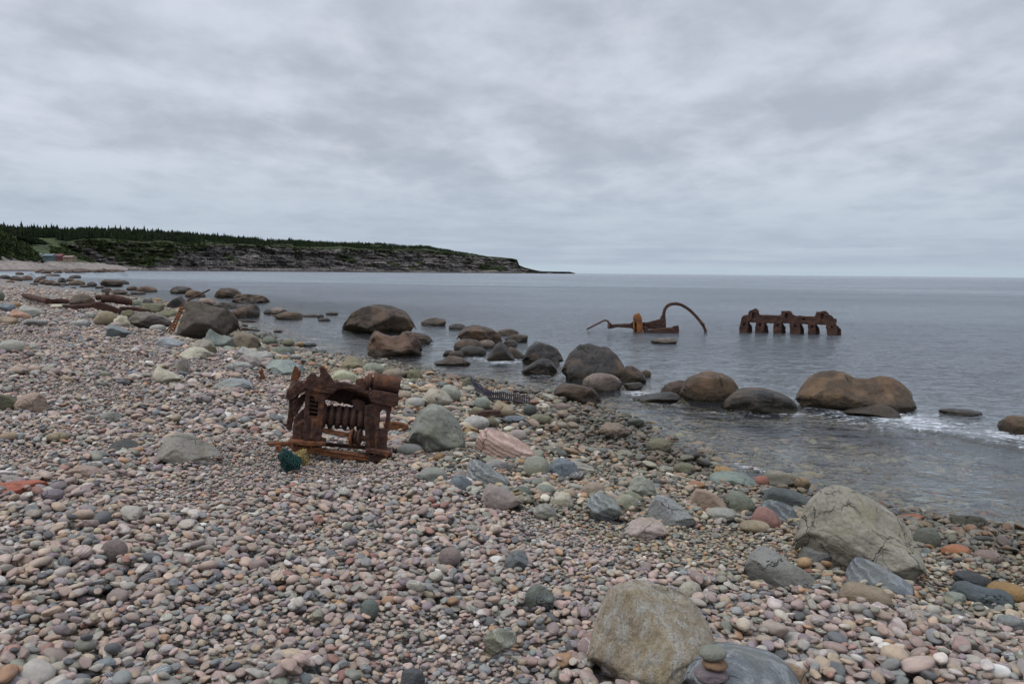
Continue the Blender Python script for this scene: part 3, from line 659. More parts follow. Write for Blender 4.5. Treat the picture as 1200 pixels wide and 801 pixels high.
# --- in the sea, from the left
sea_rocks = [
 (444, 391, 87, 35, 'seabrown', 'boulder', 'big domed dark brown boulder standing in the calm water left of centre', dict(p=[.45, .75, .93, 1, 1, .95, .85, .55], crack=.6)),
 (463, 417, 66, 30, 'searust', 'boulder', 'two-tone boulder with a blue-grey dip in its orange-edged top', dict(p=[.8, 1, .78, .68, .72, .85, .9, .6])),
 (487, 403, 42, 16, 'seabrown', 'dome', 'reddish brown boulder just behind the two-tone one with a dip', dict(p=[.9, 1, .85, .7, .5])),
 (508, 382, 30, 10, 'seabrown', 'dome', 'small brown dome alone right of the big domed boulder', {}),
 (536, 386, 21, 7, 'seagrey', 'dome', 'flat mottled rock touching the left end of the flat-topped brown boulder', {}),
 (562, 405, 55, 24, 'seabrown', 'block', 'broad flat-topped boulder with rusty brown front, highest of the middle cluster', dict(p=[.75, .95, 1, .95, .8, .6])),
 (594, 393, 28, 8, 'seabrown', 'dome', 'low brown rock sloping away behind the flat-topped boulder', {}),
 (605, 401, 28, 10, 'seagrey', 'wedge', 'grey angular low rock right of the flat-topped boulder', {}),
 (549, 412, 35, 15, 'seabrown', 'oval', 'smooth tan-brown rounded rock in front of the flat-topped boulder', {}),
 (554, 417, 32, 12, 'seadark', 'oval', 'smooth dark grey dome nearest the camera in the middle cluster', {}),
 (570, 408, 22, 10, 'brownpink', 'oval', 'pinkish tan rounded rock between the dark dome and the pointed one', {}),
 (587, 423, 34, 23, 'seadark', 'cone', 'dark pointed rock shaped like a shark fin with foam at its foot', dict(p=[.2, .5, .85, 1, .8, .45, .15])),
 (598, 406, 17, 8, 'seagrey', 'dome', 'small grey dome peeping out behind the pointed fin rock', {}),
 (605, 420, 24, 14, 'seabrown', 'dome', 'brown sloping rock against the right side of the pointed fin rock', dict(p=[1, .9, .7, .4, .2])),
 (636, 427, 50, 27, 'seagrey', 'boulder', 'ridged grey-brown boulder sloping down to the left behind a darker one', dict(p=[.25, .8, 1, .95, .85, .72, .45])),
 (632, 439, 43, 20, 'seadark', 'boulder', 'black wet boulder sloping left in front of the ridged one', dict(p=[.25, .5, .8, 1, .9, .55])),
 (696, 446, 79, 43, 'seadark', 'boulder', 'largest dark rounded boulder of the group right of the middle', dict(p=[.5, .82, .98, 1, .93, .9, .72, .4], crack=.8, bury=.4)),
 (705, 458, 46, 21, 'brownpink', 'oval', 'smooth brown loaf-shaped boulder leaning on the largest dark one', dict(bury=.35)),
 (742, 449, 32, 21, 'seadark', 'boulder', 'dark angular boulder right of the largest dark one', dict(p=[.6, 1, .95, .7, .3])),
 (742, 458, 22, 10, 'seagrey', 'wedge', 'small grey wedge at the foot of the dark angular boulder', {}),
 (757, 441, 12, 8, 'ochre', 'dome', 'small orange rock peeping out behind the dark angular boulder', {}),
 (676, 475, 59, 26, 'seabrown', 'block', 'flat-topped dark brown block nearest the stony shore', dict(p=[.85, 1, .97, .95, .85, .5])),
 (657, 488, 49, 16, 'brownpink', 'long', 'log-shaped tan rock lying at the water edge below the flat-topped block', dict(dr=.45)),
 (770, 472, 58, 14, 'seadark', 'wedge', 'low dark rock sloping up to the right before the orange-brown boulder', dict(p=[.15, .4, .75, 1, .95])),
 (790, 462, 34, 17, 'searust', 'boulder', 'reddish brown shoulder of rock on the left of the streaked orange boulder', dict(p=[.4, .8, 1, 1])),
 (832, 470, 72, 34, 'seaorange', 'boulder', 'orange-brown boulder with dark vertical streaks and rounded right end', dict(p=[.72, .85, .95, 1, 1, .9, .6])),
 (889, 483, 88, 28, 'seadark', 'dome', 'smooth black whaleback rock right of the streaked orange boulder', dict(p=[.3, .8, .98, 1, .92, .8, .5])),
 (1001, 481, 133, 46, 'seaorange', 'boulder', 'big orange-brown boulder with two rounded humps', dict(p=[.6, .88, .98, 1, .95, .8, .82, .92, .9, .78, .5], crack=.8, bury=.35, dr=.6)),
 (1022, 488, 62, 16, 'seagrey', 'wedge', 'low grey-brown wedge washed by foam before the two-humped boulder', dict(p=[.3, .4, .6, 1, .8, .4])),
 (1125, 487, 46, 8, 'seagrey', 'dome', 'low barely covered rock right of the two-humped boulder', {}),
 (1197, 508, 50, 21, 'seaorange', 'dome', 'orange-ochre dome cut by the right edge of the picture', {}),
 (778, 403, 31, 7, 'tan', 'dome', 'pale tan low dome just before the curved rusty hoop wreck', {}),
 (530, 428, 44, 11, 'searust', 'dome', 'low two-part pinkish brown rock awash left of the pointed fin rock', dict(p=[.4, .45, 1, .95, .8, .4])),
 (526, 417, 14, 7, 'seabrown', 'dome', 'small brown rock left of the dark grey dome, farther one of two', {}),
 (535, 419, 18, 8, 'seabrown', 'dome', 'small brown rock left of the dark grey dome, nearer one of two', {}),
 (549, 450, 34, 12, 'brownpink', 'slab', 'flat reddish brown stone awash at the shore below the fin rock', dict(p=[.8, 1, .9, .6, .3])),
 (268, 349, 32, 12, 'seabrown', 'boulder', 'dark brown hump with a rusty front, farther left of a pair offshore', dict(p=[.7, .95, 1, .9, .6])),
 (294, 355, 43, 11, 'seabrown', 'boulder', 'long low boulder with an orange tide band, nearer right of a pair offshore', dict(p=[.9, 1, 1, .9, .85, .6])),
 (213, 344, 27, 9, 'seadark', 'boulder', 'black rock standing behind the rusty orange one offshore', dict(p=[.6, 1, .9, .9])),
 (229, 348, 23, 9, 'seaorange', 'boulder', 'rusty orange rock touching the black one offshore', dict(p=[.8, 1, .8, .5])),
 (264, 361, 28, 8, 'seagrey', 'dome', 'low grey rock in the water behind the largest dark shore boulder', {}),
 (243, 358, 24, 9, 'brownpink', 'dome', 'brown rock whose top shows just over the largest dark shore boulder', {}),
 (290, 371, 29, 15, 'seagrey', 'dome', 'rounded grey rock in the water right of the largest dark shore boulder', {}),
 (280, 372, 18, 10, 'searust', 'dome', 'reddish small rock between the rounded grey one and the shore boulder', {}),
 (315, 368, 13, 6, 'seagrey', 'dome', 'grey flat rock at the left end of the low row offshore', {}),
 (326, 368, 22, 8, 'brownpink', 'dome', 'pale brown rock second from the left in the low row offshore', {}),
 (338, 374, 33, 9, 'seaorange', 'dome', 'ochre rock with dark base, largest in the low row offshore', {}),
 (364, 371, 22, 4, 'tan', 'dome', 'very flat tan rock right of the ochre one in the low row', {}),
 (389, 369, 15, 4, 'seadark', 'dome', 'dark thin rock barely above water left of the big domed boulder', {}),
 (376, 373, 8, 5, 'dark', 'dome', 'tiny black rock above the red-brown one in the low row', {}),
 (380, 376, 15, 4, 'searust', 'dome', 'small red-brown rock below the tiny black one in the low row', {}),
 (326, 389, 11, 3, 'searust', 'dome', 'tiny reddish stone awash near the shore below the low row', {}),
 (131, 336, 25, 9, 'seabrown', 'boulder', 'tall brown boulder behind the rusty cylinder, left of a darker one', {}),
 (144, 333, 14, 5, 'seadark', 'dome', 'dark rock adjoining the right side of the tall brown boulder', {}),
 (107, 336, 10, 6, 'seadark', 'dome', 'small dark rock left of the tall brown boulder', {}),
 (125, 343, 12, 6, 'dark', 'dome', 'black rock just behind the rusty cylinder', {}),
 (139, 345, 20, 6, 'seabrown', 'dome', 'brown flat rock directly behind the rusty cylinder', {}),
 (155, 340, 13, 5, 'seabrown', 'dome', 'brown rock left of the long reddish one beyond the cylinder', {}),
 (172, 342, 23, 7, 'searust', 'dome', 'long reddish brown rock alone beyond the rusty cylinder', {}),
 (162, 345, 17, 4, 'seagrey', 'dome', 'grey flat rock in front of the long reddish one', {}),
 (108, 347, 13, 4, 'olive', 'dome', 'low olive rock left of the rusty cylinder', {}),
 (151, 347, 10, 3, 'seabrown', 'dome', 'tiny brown rock right of the rusty cylinder in the water', {}),
 (90, 334, 18, 6, 'seaorange', 'dome', 'bright rusty orange rock in the far left row', {}),
 (73, 331, 9, 6, 'seadark', 'dome', 'pointed dark rock left of the bright rusty one', dict()),
 (82, 329.5, 9, 4, 'seabrown', 'dome', 'small brown rock behind the bright rusty one', {}),
 (88, 326, 13, 4, 'seagrey', 'dome', 'flat grey rock farther out beyond the bright rusty one', {}),
 (62, 323.5, 16, 3, 'seabrown', 'dome', 'thin brown reef rock farther out at the left', {}),
 (109, 335.5, 9, 5, 'seagrey', 'dome', 'grey rock right of the bright rusty one', {}),
 (134, 318.6, 22, 3.5, 'seabrown', 'slab', 'flat brown reef rock farthest out before the headland', {}),
]
for (u, v, w, h, c, shp, lab, kw) in sea_rocks:
    rock(B if w > 24 else 'rock', u, v, w, h, 'sea', c, shp, lab, 'boulder' if w > 24 else 'rock', sea=True, **kw)
# rows of dark rocks at the far left
rr = random.Random(3)
row = [(6, 327, 14, 5), (19, 329, 13, 6), (23, 321.8, 9, 3.2), (30, 329.5, 15, 7), (36, 326, 10, 6), (46, 331, 12, 7), (52, 333, 11, 6), (59, 333.8, 12, 6), (50, 326, 8, 3), (66, 334.5, 9, 4),
       (75, 334.5, 11, 3), (98, 336.5, 9, 3), (70, 337.5, 10, 3), (117, 338, 10, 3), (85, 338.5, 8, 2.5), (12, 331, 9, 3), (40, 334, 9, 3)]
for i, (u, v, w, h) in enumerate(row):
    rock('rock', u, v, w, h, 'sea', ['seadark', 'seabrown', 'seabrown', 'searust'][i % 4], 'dome', 'dark weathered rock in the crowded far left row along the waterline', 'rock', sea=(u > 42 or v < 323), group='dark rocks in the far left row')
for i in range(52):
    t = rr.random(); u = 42+t*92+rr.uniform(-2, 2); v = 318.3+rr.uniform(-.6, 2.4)*(1-t*.6)
    rock('rock', u, max(v, hv(u)+3.2), rr.uniform(5, 13), rr.uniform(1.6, 4.2), 'sea', rr.choice(['searust', 'seabrown', 'seadark', 'seabrown']), 'dome', 'brown rock in the reef off the far beach', 'rock', sea=True, group='reef rocks off the far beach')

# --- on the shore
G_ = 'bank'
land_rocks = [
 (245, 397, 73, 45, G_, (.105, .085, .068), 'block', 'largest dark boulder on the left shore with a black stained face', dict(p=[.9, 1, .97, .9, .82, .78, .72, .5], crack=.5, bury=.08, lean=.05)),
 (206, 366, 28, 19, 'sea', 'seadark', 'wedge', 'black slanting rock behind the leaning rusty bar', dict(p=[.3, .6, .9, 1, .7], sea=True)),
 (96, 357, 31, 13, 'sea', 'seabrown', 'dome', 'half-round brown rock between the rusty pipe and the cylinder wreck', dict(p=[.35, .8, 1, .9, .5])),
 (176, 383, 49, 18, G_, (.15, .135, .115), 'block', 'flat grey-brown boulder left of the leaning rusty bar', dict(p=[.8, .97, 1, .9, .75, .5])),
 (178, 365, 28, 10, G_, 'olive', 'dome', 'dark olive rock right of the cylinder wreck', {}),
 (174, 357, 14, 7, 'sea', 'dark', 'dome', 'black rock at the waterline right of the cylinder wreck', {}),
 (160, 358, 13, 6, G_, 'wetgreen', 'dome', 'greenish rock touching the end of the cylinder wreck', {}),
 (185, 353, 9, 4, G_, 'ochre', 'dome', 'small ochre rock at the waterline left of the black slanting one', {}),
 (198, 371, 24, 8, G_, 'olive', 'dome', 'olive-brown rock behind the leaning rusty bar', {}),
 (150, 370, 16, 7, G_, 'olive', 'dome', 'olive rock just in front of the cylinder wreck', {}),
 (125, 379, 28, 15, G_, (.27, .225, .15), 'oval', 'rounded tan boulder in front of the cylinder wreck', dict(p=[.5, .9, 1, .85, .5])),
 (143, 381, 18, 12, G_, 'cream', 'wedge', 'cream angular stone beside the rounded tan boulder', {}),
 (140, 393, 31, 14, G_, (.21, .24, .235), 'wedge', 'blue-green pointed slab on the pebbles below the cylinder wreck', dict(p=[.5, 1, .8, .55, .3, .12])),
 (70, 360, 20, 4, G_, 'cream', 'slab', 'flat cream stone at the end of the rusty pipe', {}),
 (24, 373, 22, 11, G_, (.45, .27, .19), 'slab', 'pink-orange slab near the left edge', dict(p=[.9, 1, .8, .6, .4])),
 (36, 368, 27, 11, G_, 'pale', 'slab', 'pale grey slab beside the pink-orange one near the left edge', dict(p=[.8, 1, .8, .6, .3])),
 (8, 363, 18, 8, G_, 'blue', 'slab', 'blue-grey stone at the left edge above the pink-orange slab', {}),
 (1, 352, 8, 12, G_, 'wetgreen', 'boulder', 'dark green-grey stone cut by the left edge near the rusty pipe', {}),
 (8, 378, 24, 8, G_, 'tan', 'slab', 'tan stone left of the pink-orange slab', {}),
 (42, 380, 26, 7, G_, 'grey', 'slab', 'low grey stone below the pale grey slab', {}),
 (18, 358, 12, 4, G_, 'ochre', 'slab', 'small tan stone above the pale grey slab', {}),
 (14, 411, 27, 13, G_, 'pale', 'oval', 'smooth pale grey cobble alone near the left edge', {}),
 (107, 371, 14, 6, G_, 'pale', 'slab', 'pale stone left of the rounded tan boulder', {}),
 (95, 381, 22, 7, G_, 'pale', 'slab', 'low pale stone left of the blue-green pointed slab', {}),
 (185, 387, 18, 7, G_, 'pale', 'oval', 'pale bluish stone in front of the flat grey-brown boulder', {}),
 (200, 405, 33, 11, G_, (.33, .345, .35), 'slab', 'pale blue-grey slab left of the cream wedge', dict(p=[.7, 1, .9, .6, .3])),
 (215, 392, 21, 7, G_, 'mauve', 'slab', 'pinkish flat stone at the left foot of the largest dark boulder', {}),
 (257, 408, 36, 23, G_, (.20, .225, .195), 'wedge', 'green-grey angular stone with a peaked left end before the largest dark boulder', dict(p=[.7, 1, .75, .58, .6, .55])),
 (289, 409, 34, 21, G_, (.22, .18, .13), 'wedge', 'brown angular boulder right of the green-grey peaked one', dict(p=[.85, 1, .95, .8, .55])),
 (238, 415, 32, 18, G_, 'greytan', 'wedge', 'grey-tan stone between the cream wedge and the green-grey one', dict(p=[.4, .8, 1, .9, .5])),
 (229, 418, 38, 12, G_, 'cream', 'wedge', 'bright cream wedge in front of the largest dark boulder', dict(p=[.3, .7, 1, .85, .4])),
 (298, 421, 44, 15, G_, 'pale', 'slab', 'long pale rock below the brown angular boulder', dict(p=[.6, 1, .75, .5, .6, .4])),
 (292, 429, 27, 14, G_, (.33, .285, .255), 'wedge', 'pinkish grey wedge below the long pale rock', {}),
 (281, 432, 29, 9, G_, 'pale', 'slab', 'flat pale green stone left of the pinkish grey wedge', {}),
 (335, 436, 46, 15, G_, (.29, .33, .31), 'slab', 'large pale green-grey slab behind the rusty winch wreck', dict(p=[.5, .95, 1, .9, .6, .4])),
 (332, 416, 27, 10, G_, 'wetgreen', 'oval', 'dark green-grey stone behind the large pale slab', {}),
 (316, 403, 18, 8, G_, 'wetgreen', 'oval', 'olive grey stone at the waterline right of the brown angular boulder', {}),
 (338, 404, 14, 7, G_, 'olive', 'oval', 'small olive stone at the waterline behind the dark green-grey one', {}),
 (363, 406, 16, 5, G_, 'wetdark', 'oval', 'small dark stone with an orange neighbour at the waterline', {}),
 (352, 405, 9, 5, G_, 'ochre', 'oval', 'small orange stone at the waterline behind the winch wreck', {}),
 (376, 415, 13, 5, G_, 'wetdark', 'oval', 'black wet stone at the waterline behind the winch wreck', {}),
 (415, 433, 32, 15, G_, (.235, .205, .13), 'boulder', 'olive-tan rock just behind the winch wreck, left of a smooth pale green one', dict(p=[.5, .95, 1, .85, .5])),
 (437, 437, 25, 12, G_, (.28, .29, .22), 'oval', 'smooth pale green stone just behind the cylinder head of the winch', {}),
 (456, 437, 18, 8, G_, 'olive', 'oval', 'olive dome right of the smooth pale green stone', {}),
 (404, 450, 38, 17, G_, (.42, .41, .28), 'wedge', 'pale yellow-green stone seen over the roof of the winch wreck', dict(p=[.5, .9, 1, .75, .5])),
 (462, 441, 28, 9, G_, (.25, .2, .16), 'oval', 'brown flat stone right of the cylinder head of the winch', {}),
 (485, 444, 22, 12, G_, 'olive', 'boulder', 'lumpy olive-brown rock near the water right of the winch', {}),
 (222, 542, 74, 38, G_, (.30, .275, .235), 'wedge', 'angular wedge boulder with pale sloping top standing alone on the pebbles', dict(p=[.35, .8, 1, .93, .72, .5, .2], cuts=9, bury=.2, rough=.035)),
 (145, 529, 35, 14, G_, (.085, .085, .08), 'slab', 'dark charcoal flat stone left of the angular wedge boulder', dict(p=[.35, .8, 1, .9, .7])),
 (36, 479, 36, 19, G_, (.36, .265, .205), 'slab', 'pinkish tan rounded rock near the left edge', dict(p=[.4, .8, 1, 1, .7])),
 (6, 477, 30, 17, G_, 'olive', 'boulder', 'olive grey rock cut by the left edge beside the pinkish tan one', dict(p=[.9, .95, .8, .5])),
 (197, 447, 34, 18, G_, 'cream', 'wedge', 'cream split rock with a sloping right end in the upper pebbles', dict(p=[.8, 1, .7, .55, .35, .15])),
 (215, 437, 16, 18, G_, (.28, .245, .22), 'wedge', 'greyish pink upright pointed stone above the cream split rock', {}),
 (274, 454, 42, 11, G_, (.29, .30, .31), 'slab', 'flat blue-grey slab left of the winch wreck', dict(p=[.5, .9, 1, .8, .4])),
 (22, 577, 64, 13, G_, 'red', 'slab', 'bright red-orange flat slab at the left edge', dict(p=[.8, .9, .85, 1, .8], dr=.5)),
 (98, 562, 50, 17, G_, (.36, .265, .225), 'slab', 'long pinkish stone right of the red-orange slab', dict(p=[.6, 1, .95, .8, .4], dr=.6)),
 (60, 586, 28, 13, G_, (.215, .175, .19), 'oval', 'smooth purple-grey oval stone below the red-orange slab', {}),
 (130, 493, 24, 11, G_, 'grey', 'slab', 'grey-tan slab alone above the charcoal stone', {}),
 (68, 516, 24, 10, G_, (.30, .24, .17), 'oval', 'tan oval stone left of the charcoal stone', {}),
 (10, 515, 20, 9, G_, (.36, .27, .2), 'oval', 'peach oval stone near the left edge above the red-orange slab', {}),
 (512, 532, 69, 60, G_, (.27, .275, .235), 'boulder', 'tall grey-green angular boulder right of the winch wreck', dict(p=[.55, .78, .92, 1, .95, .85, .68, .4], cuts=13, bury=.12, rough=.075, crack=.9, dr=.8)),
 (512, 474, 36, 19, G_, (.40, .355, .29), 'oval', 'long pale tan boulder behind the tall grey-green one', dict(p=[.6, .95, 1, .8, .55])),
 (527, 467, 28, 17, G_, (.31, .31, .255), 'oval', 'pale greenish boulder beside the long pale tan one', dict(p=[.5, .9, 1, .8, .5])),
 (486, 476, 23, 11, G_, 'pale', 'oval', 'pale grey stone between the winch and the long tan boulder', {}),
 (474, 466, 16, 8, G_, (.36, .28, .22), 'oval', 'pinkish stone right of the winch cylinder head', {}),
 (558, 502, 31, 15, G_, (.42, .40, .37), 'oval', 'pale rounded stone above the pink banded slab', {}),
 (565, 477, 19, 12, G_, 'green', 'oval', 'green-grey oval stone behind the flat rusty plate', {}),
 (560, 485, 17, 8, G_, 'olive', 'oval', 'olive stone behind the flat rusty plate', {}),
 (591, 486, 29, 17, G_, (.33, .265, .19), 'oval', 'tan sloping stone behind the dark mesh strip', dict(p=[.8, 1, .8, .6, .3])),
 (621, 484, 16, 10, G_, 'wetdark', 'oval', 'blue-black wet stone near the log-shaped rock', {}),
 (607, 471, 13, 8, G_, (.2, .16, .11), 'dome', 'small brown dome at the waterline beside the dark mesh strip', {}),
 (547, 453, 11, 10, G_, 'olive', 'oval', 'small olive stone at the left end of the dark mesh strip', {}),
 (480, 533, 30, 13, G_, (.27, .27, .255), 'oval', 'smooth grey stone below left of the tall grey-green boulder', {}),
 (607, 515, 21, 12, G_, (.34, .29, .26), 'oval', 'pinkish grey rounded stone above the pink banded slab end', {}),
 (575, 498, 17, 9, G_, 'olive', 'oval', 'dark olive stone right of the pale rounded one', {}),
 (601, 494, 29, 7, G_, 'slate', 'oval', 'long blue-black stone above the pink banded slab', {}),
 (633, 496, 26, 11, G_, 'olive', 'oval', 'olive stone left of the log-shaped rock', {}),
 (592, 537, 80, 35, 'striped', (.46, .315, .26), 'wedge', 'pink slab with grey bands right of the tall grey-green boulder', dict(p=[.85, 1, .92, .82, .7, .52, .35, .15], rough=.03, dr=.5)),
 (570, 570, 54, 33, 'striped', (.235, .25, .25), 'wedge', 'blue-grey striped wedge with a pink lower end', dict(p=[.6, 1, .95, .8, .55, .35, .2], rough=.03, lean=.0)),
 (588, 595, 50, 30, G_, (.36, .30, .265), 'wedge', 'pinkish grey smooth wedge rock below the striped one', dict(p=[.7, 1, .85, .65, .45, .2], rough=.03)),
 (628, 559, 31, 25, G_, (.30, .30, .245), 'oval', 'round speckled granite stone with a pale cap', dict(bury=.2)),
 (661, 562, 42, 24, G_, (.165, .19, .21), 'slab', 'slate-blue rock with a darker sloping side right of the round granite stone', dict(p=[.5, .9, 1, .8, .4])),
 (679, 554, 38, 16, G_, (.36, .34, .29), 'slab', 'pale speckled flat rock behind the slate-blue one', dict(p=[.7, 1, .85, .5, .3])),
 (707, 607, 46, 31, 'striped', (.235, .255, .255), 'wedge', 'grey rock with fine pale veins in the middle of the stone bank', dict(p=[.4, .85, 1, .85, .6, .35])),
 (610, 582, 25, 12, G_, 'wetgreen', 'oval', 'dark green-grey oval stone right of the pinkish wedge rock', {}),
 (638, 581, 25, 14, G_, 'green', 'oval', 'pale green-grey stone below the round granite one', {}),
 (638, 604, 27, 15, 'striped', 'grey', 'slab', 'grey veined flat stone below the pale green-grey one', {}),
 (658, 591, 27, 14, G_, 'cream', 'slab', 'cream blocky stone left of the finely veined grey rock', {}),
 (540, 575, 34, 19, G_, 'blue', 'slab', 'blue-grey smooth slab left of the pinkish wedge rock', dict(p=[.5, .9, 1, .7, .3])),
 (621, 539, 34, 12, G_, 'limegrey', 'slab', 'cream-green flat stone at the tip of the pink banded slab', {}),
 (584, 551, 31, 12, G_, (.29, .27, .255), 'slab', 'grey-pink low stone between the striped wedge and the round granite one', {}),
 (692, 581, 32, 17, G_, (.33, .265, .21), 'slab', 'tan rock behind the finely veined grey one', {}),
 (734, 599, 26, 20, G_, (.33, .33, .24), 'oval', 'pale yellow-green round stone right of the finely veined grey rock', {}),
 (507, 565, 34, 17, G_, (.27, .275, .27), 'slab', 'smooth grey flat rock below the tall grey-green boulder', {}),
 (772, 527, 29, 14, G_, 'olive', 'dome', 'dark mossy olive rock at the waterline, alone', dict()),
 (752, 585, 36, 28, 'cracked', (.30, .305, .255), 'boulder', 'pale green-grey granite boulder below the mossy waterline rock', dict(p=[.6, .95, 1, .9, .6], bury=.2)),
 (786, 611, 56, 28, G_, (.285, .29, .28), 'wedge', 'flat grey slab sloping down to the right beside the pale granite boulder', dict(p=[.8, 1, .9, .75, .55, .35, .2], rough=.03)),
 (758, 630, 54, 26, G_, (.45, .37, .33), 'wedge', 'pinkish white rock below the flat grey slab', dict(p=[.5, .85, 1, .8, .6, .3], rough=.05)),
 (829, 598, 45, 26, G_, (.34, .25, .185), 'wedge', 'pinkish tan smooth boulder in the right-hand stone bank', dict(p=[.6, 1, .95, .8, .55, .3], rough=.03)),
 (865, 600, 40, 26, G_, (.19, .20, .155), 'oval', 'mottled green-grey boulder right of the pinkish tan one', dict(p=[.7, 1, .95, .75, .5])),
 (858, 570, 57, 16, G_, (.21, .25, .21), 'slab', 'long smooth green slab half in the water', dict(p=[.8, .9, 1, .95, .7, .4])),
 (923, 596, 61, 24, G_, (.10, .115, .11), 'long', 'long dark grey-green rock behind the big cracked boulder', dict(p=[.7, 1, .95, .85, .7, .5], dr=.5)),
 (909, 611, 50, 23, 'striped', (.12, .135, .14), 'slab', 'dark striped rock between the brick-red stone and the big cracked boulder', dict(p=[.6, .95, 1, .85, .6])),
 (898, 618, 36, 24, G_, (.28, .155, .13), 'oval', 'brick-red rounded boulder left of the big cracked one', dict(p=[.7, 1, .95, .75, .4])),
 (846, 608, 36, 13, G_, (.33, .33, .285), 'oval', 'pale grey egg-shaped stone below the pinkish tan boulder', {}),
 (884, 622, 34, 12, G_, (.33, .27, .18), 'oval', 'cream-tan stone under the brick-red boulder', {}),
 (915, 568, 42, 17, G_, (.24, .22, .17), 'slab', 'pale flat rock awash right of the long smooth green slab', dict(sea=True)),
 (848, 557, 24, 11, G_, 'ochre', 'slab', 'brown rock at the waterline behind the long smooth green slab', {}),
 (892, 568, 18, 11, G_, 'brick', 'oval', 'small orange-red stone at the water right of the green slab', {}),
 (940, 572, 18, 13, G_, (.24, .17, .10), 'oval', 'small brown stone at the water left of the big cracked boulder', {}),
 (815, 573, 24, 9, G_, (.33, .18, .11), 'slab', 'orange flat stone left of the green slab', {}),
 (802, 553, 26, 11, G_, 'olive', 'oval', 'olive oval stone at the waterline above the orange flat stone', {}),
 (720, 509, 38, 14, G_, (.23, .175, .135), 'dome', 'brown dome half in water right of the log-shaped rock', dict(p=[.5, .95, 1, .8, .5])),
 (903, 584, 24, 10, G_, 'wetdark', 'oval', 'black wet stone behind the brick-red boulder', {}),
 (1004, 672, 148, 97, 'cracked', (.32, .295, .235), 'boulder', 'big olive-tan boulder covered in deep cracks near the waterline', dict(p=[.62, .88, .98, 1, .97, .90, .80, .70, .58, .40], cuts=11, bury=.1, rough=.05, crack=.8, dr=.7, lean=-.02)),
 (962, 660, 50, 27, G_, (.225, .225, .215), 'slab', 'smooth grey stone with a pink line under the big cracked boulder', dict(p=[.8, 1, .9, .7, .4])),
 (1029, 693, 76, 36, 'striped', (.185, .20, .225), 'slab', 'blue-grey slab with pale wavy stripes below the big cracked boulder', dict(p=[.7, 1, .92, .8, .6, .45, .3], rough=.03)),
 (1013, 710, 61, 25, G_, (.285, .225, .155), 'long', 'tan log-shaped stone below the wavy striped slab', dict(p=[.75, 1, .97, .9, .85, .6])),
 (914, 684, 84, 40, G_, (.25, .245, .225), 'slab', 'long grey slab sloping right left of the big cracked boulder', dict(p=[.7, 1, .9, .8, .65, .5, .3, .15], rough=.03, dr=.5)),
 (1086, 641, 30, 23, G_, (.125, .13, .105), 'oval', 'dark green-grey boulder at the right foot of the big cracked one', dict()),
 (1135, 621, 43, 19, G_, (.085, .08, .06), 'dome', 'dark wet dome standing at the waterline near the right edge', {}),
 (1065, 611, 33, 9, G_, (.34, .13, .07), 'slab', 'orange-red flat stone at the waterline behind the big cracked boulder', {}),
 (1080, 620, 24, 10, G_, (.2, .15, .1), 'oval', 'brown stone in front of the orange-red flat one', {}),
 (1140, 689, 43, 19, G_, (.055, .06, .062), 'slab', 'black smooth flat stone right of the wavy striped slab', {}),
 (1150, 706, 66, 22, G_, (.10, .12, .125), 'slab', 'long dark blue-grey stone near the right edge', dict(p=[.8, 1, .7, .6, .7, .5])),
 (1179, 701, 42, 18, G_, (.33, .21, .10), 'oval', 'ochre sausage-shaped stone near the right edge', {}),
 (1120, 650, 32, 12, G_, (.36, .16, .09), 'slab', 'orange stone right of the big cracked boulder', {}),
 (1157, 658, 31, 13, G_, (.24, .18, .155), 'oval', 'pinkish brown oval near the right edge above the black flat stone', {}),
 (1184, 736, 30, 15, G_, (.24, .25, .24), 'slab', 'mottled grey stone at the right edge below the ochre one', {}),
 (1120, 707, 22, 13, G_, 'green', 'wedge', 'pale green-grey angular stone left of the long dark blue-grey one', {}),
 (632, 716, 35, 31, G_, (.15, .165, .15), 'wedge', 'dark green-grey angular rock left of the big tan boulder', dict()),
 (586, 764, 40, 27, 'striped', (.25, .25, .20), 'wedge', 'grey-green veined stone left of the big tan boulder base', {}),
 (809, 701, 26, 20, G_, (.42, .39, .31), 'oval', 'pale cream round cobble behind the big tan boulder', {}),
 (605, 664, 28, 18, G_, (.165, .18, .18), 'slab', 'dark blue-grey flat slab in the middle of the pebbles', {}),
 (527, 661, 26, 20, G_, (.27, .215, .205), 'oval', 'smooth mauve round cobble left of the dark blue-grey slab', {}),
 (433, 722, 22, 20, G_, (.15, .175, .17), 'oval', 'teal-grey round cobble in the lower middle pebbles', {}),
 (483, 806, 30, 22, G_, (.10, .105, .105), 'slab', 'dark speckled stone at the bottom edge in the lower middle', {}),
 (134, 656, 30, 24, G_, (.235, .185, .17), 'oval', 'large brownish mauve round cobble in the left foreground', {}),
]
for (u, v, w, h, sty, c, shp, lab, kw) in land_rocks:
    big = w > 38
    rock('boulder' if big else 'stone', u, v, w, h, sty, c, shp, lab, 'boulder' if big else 'stone', **kw)

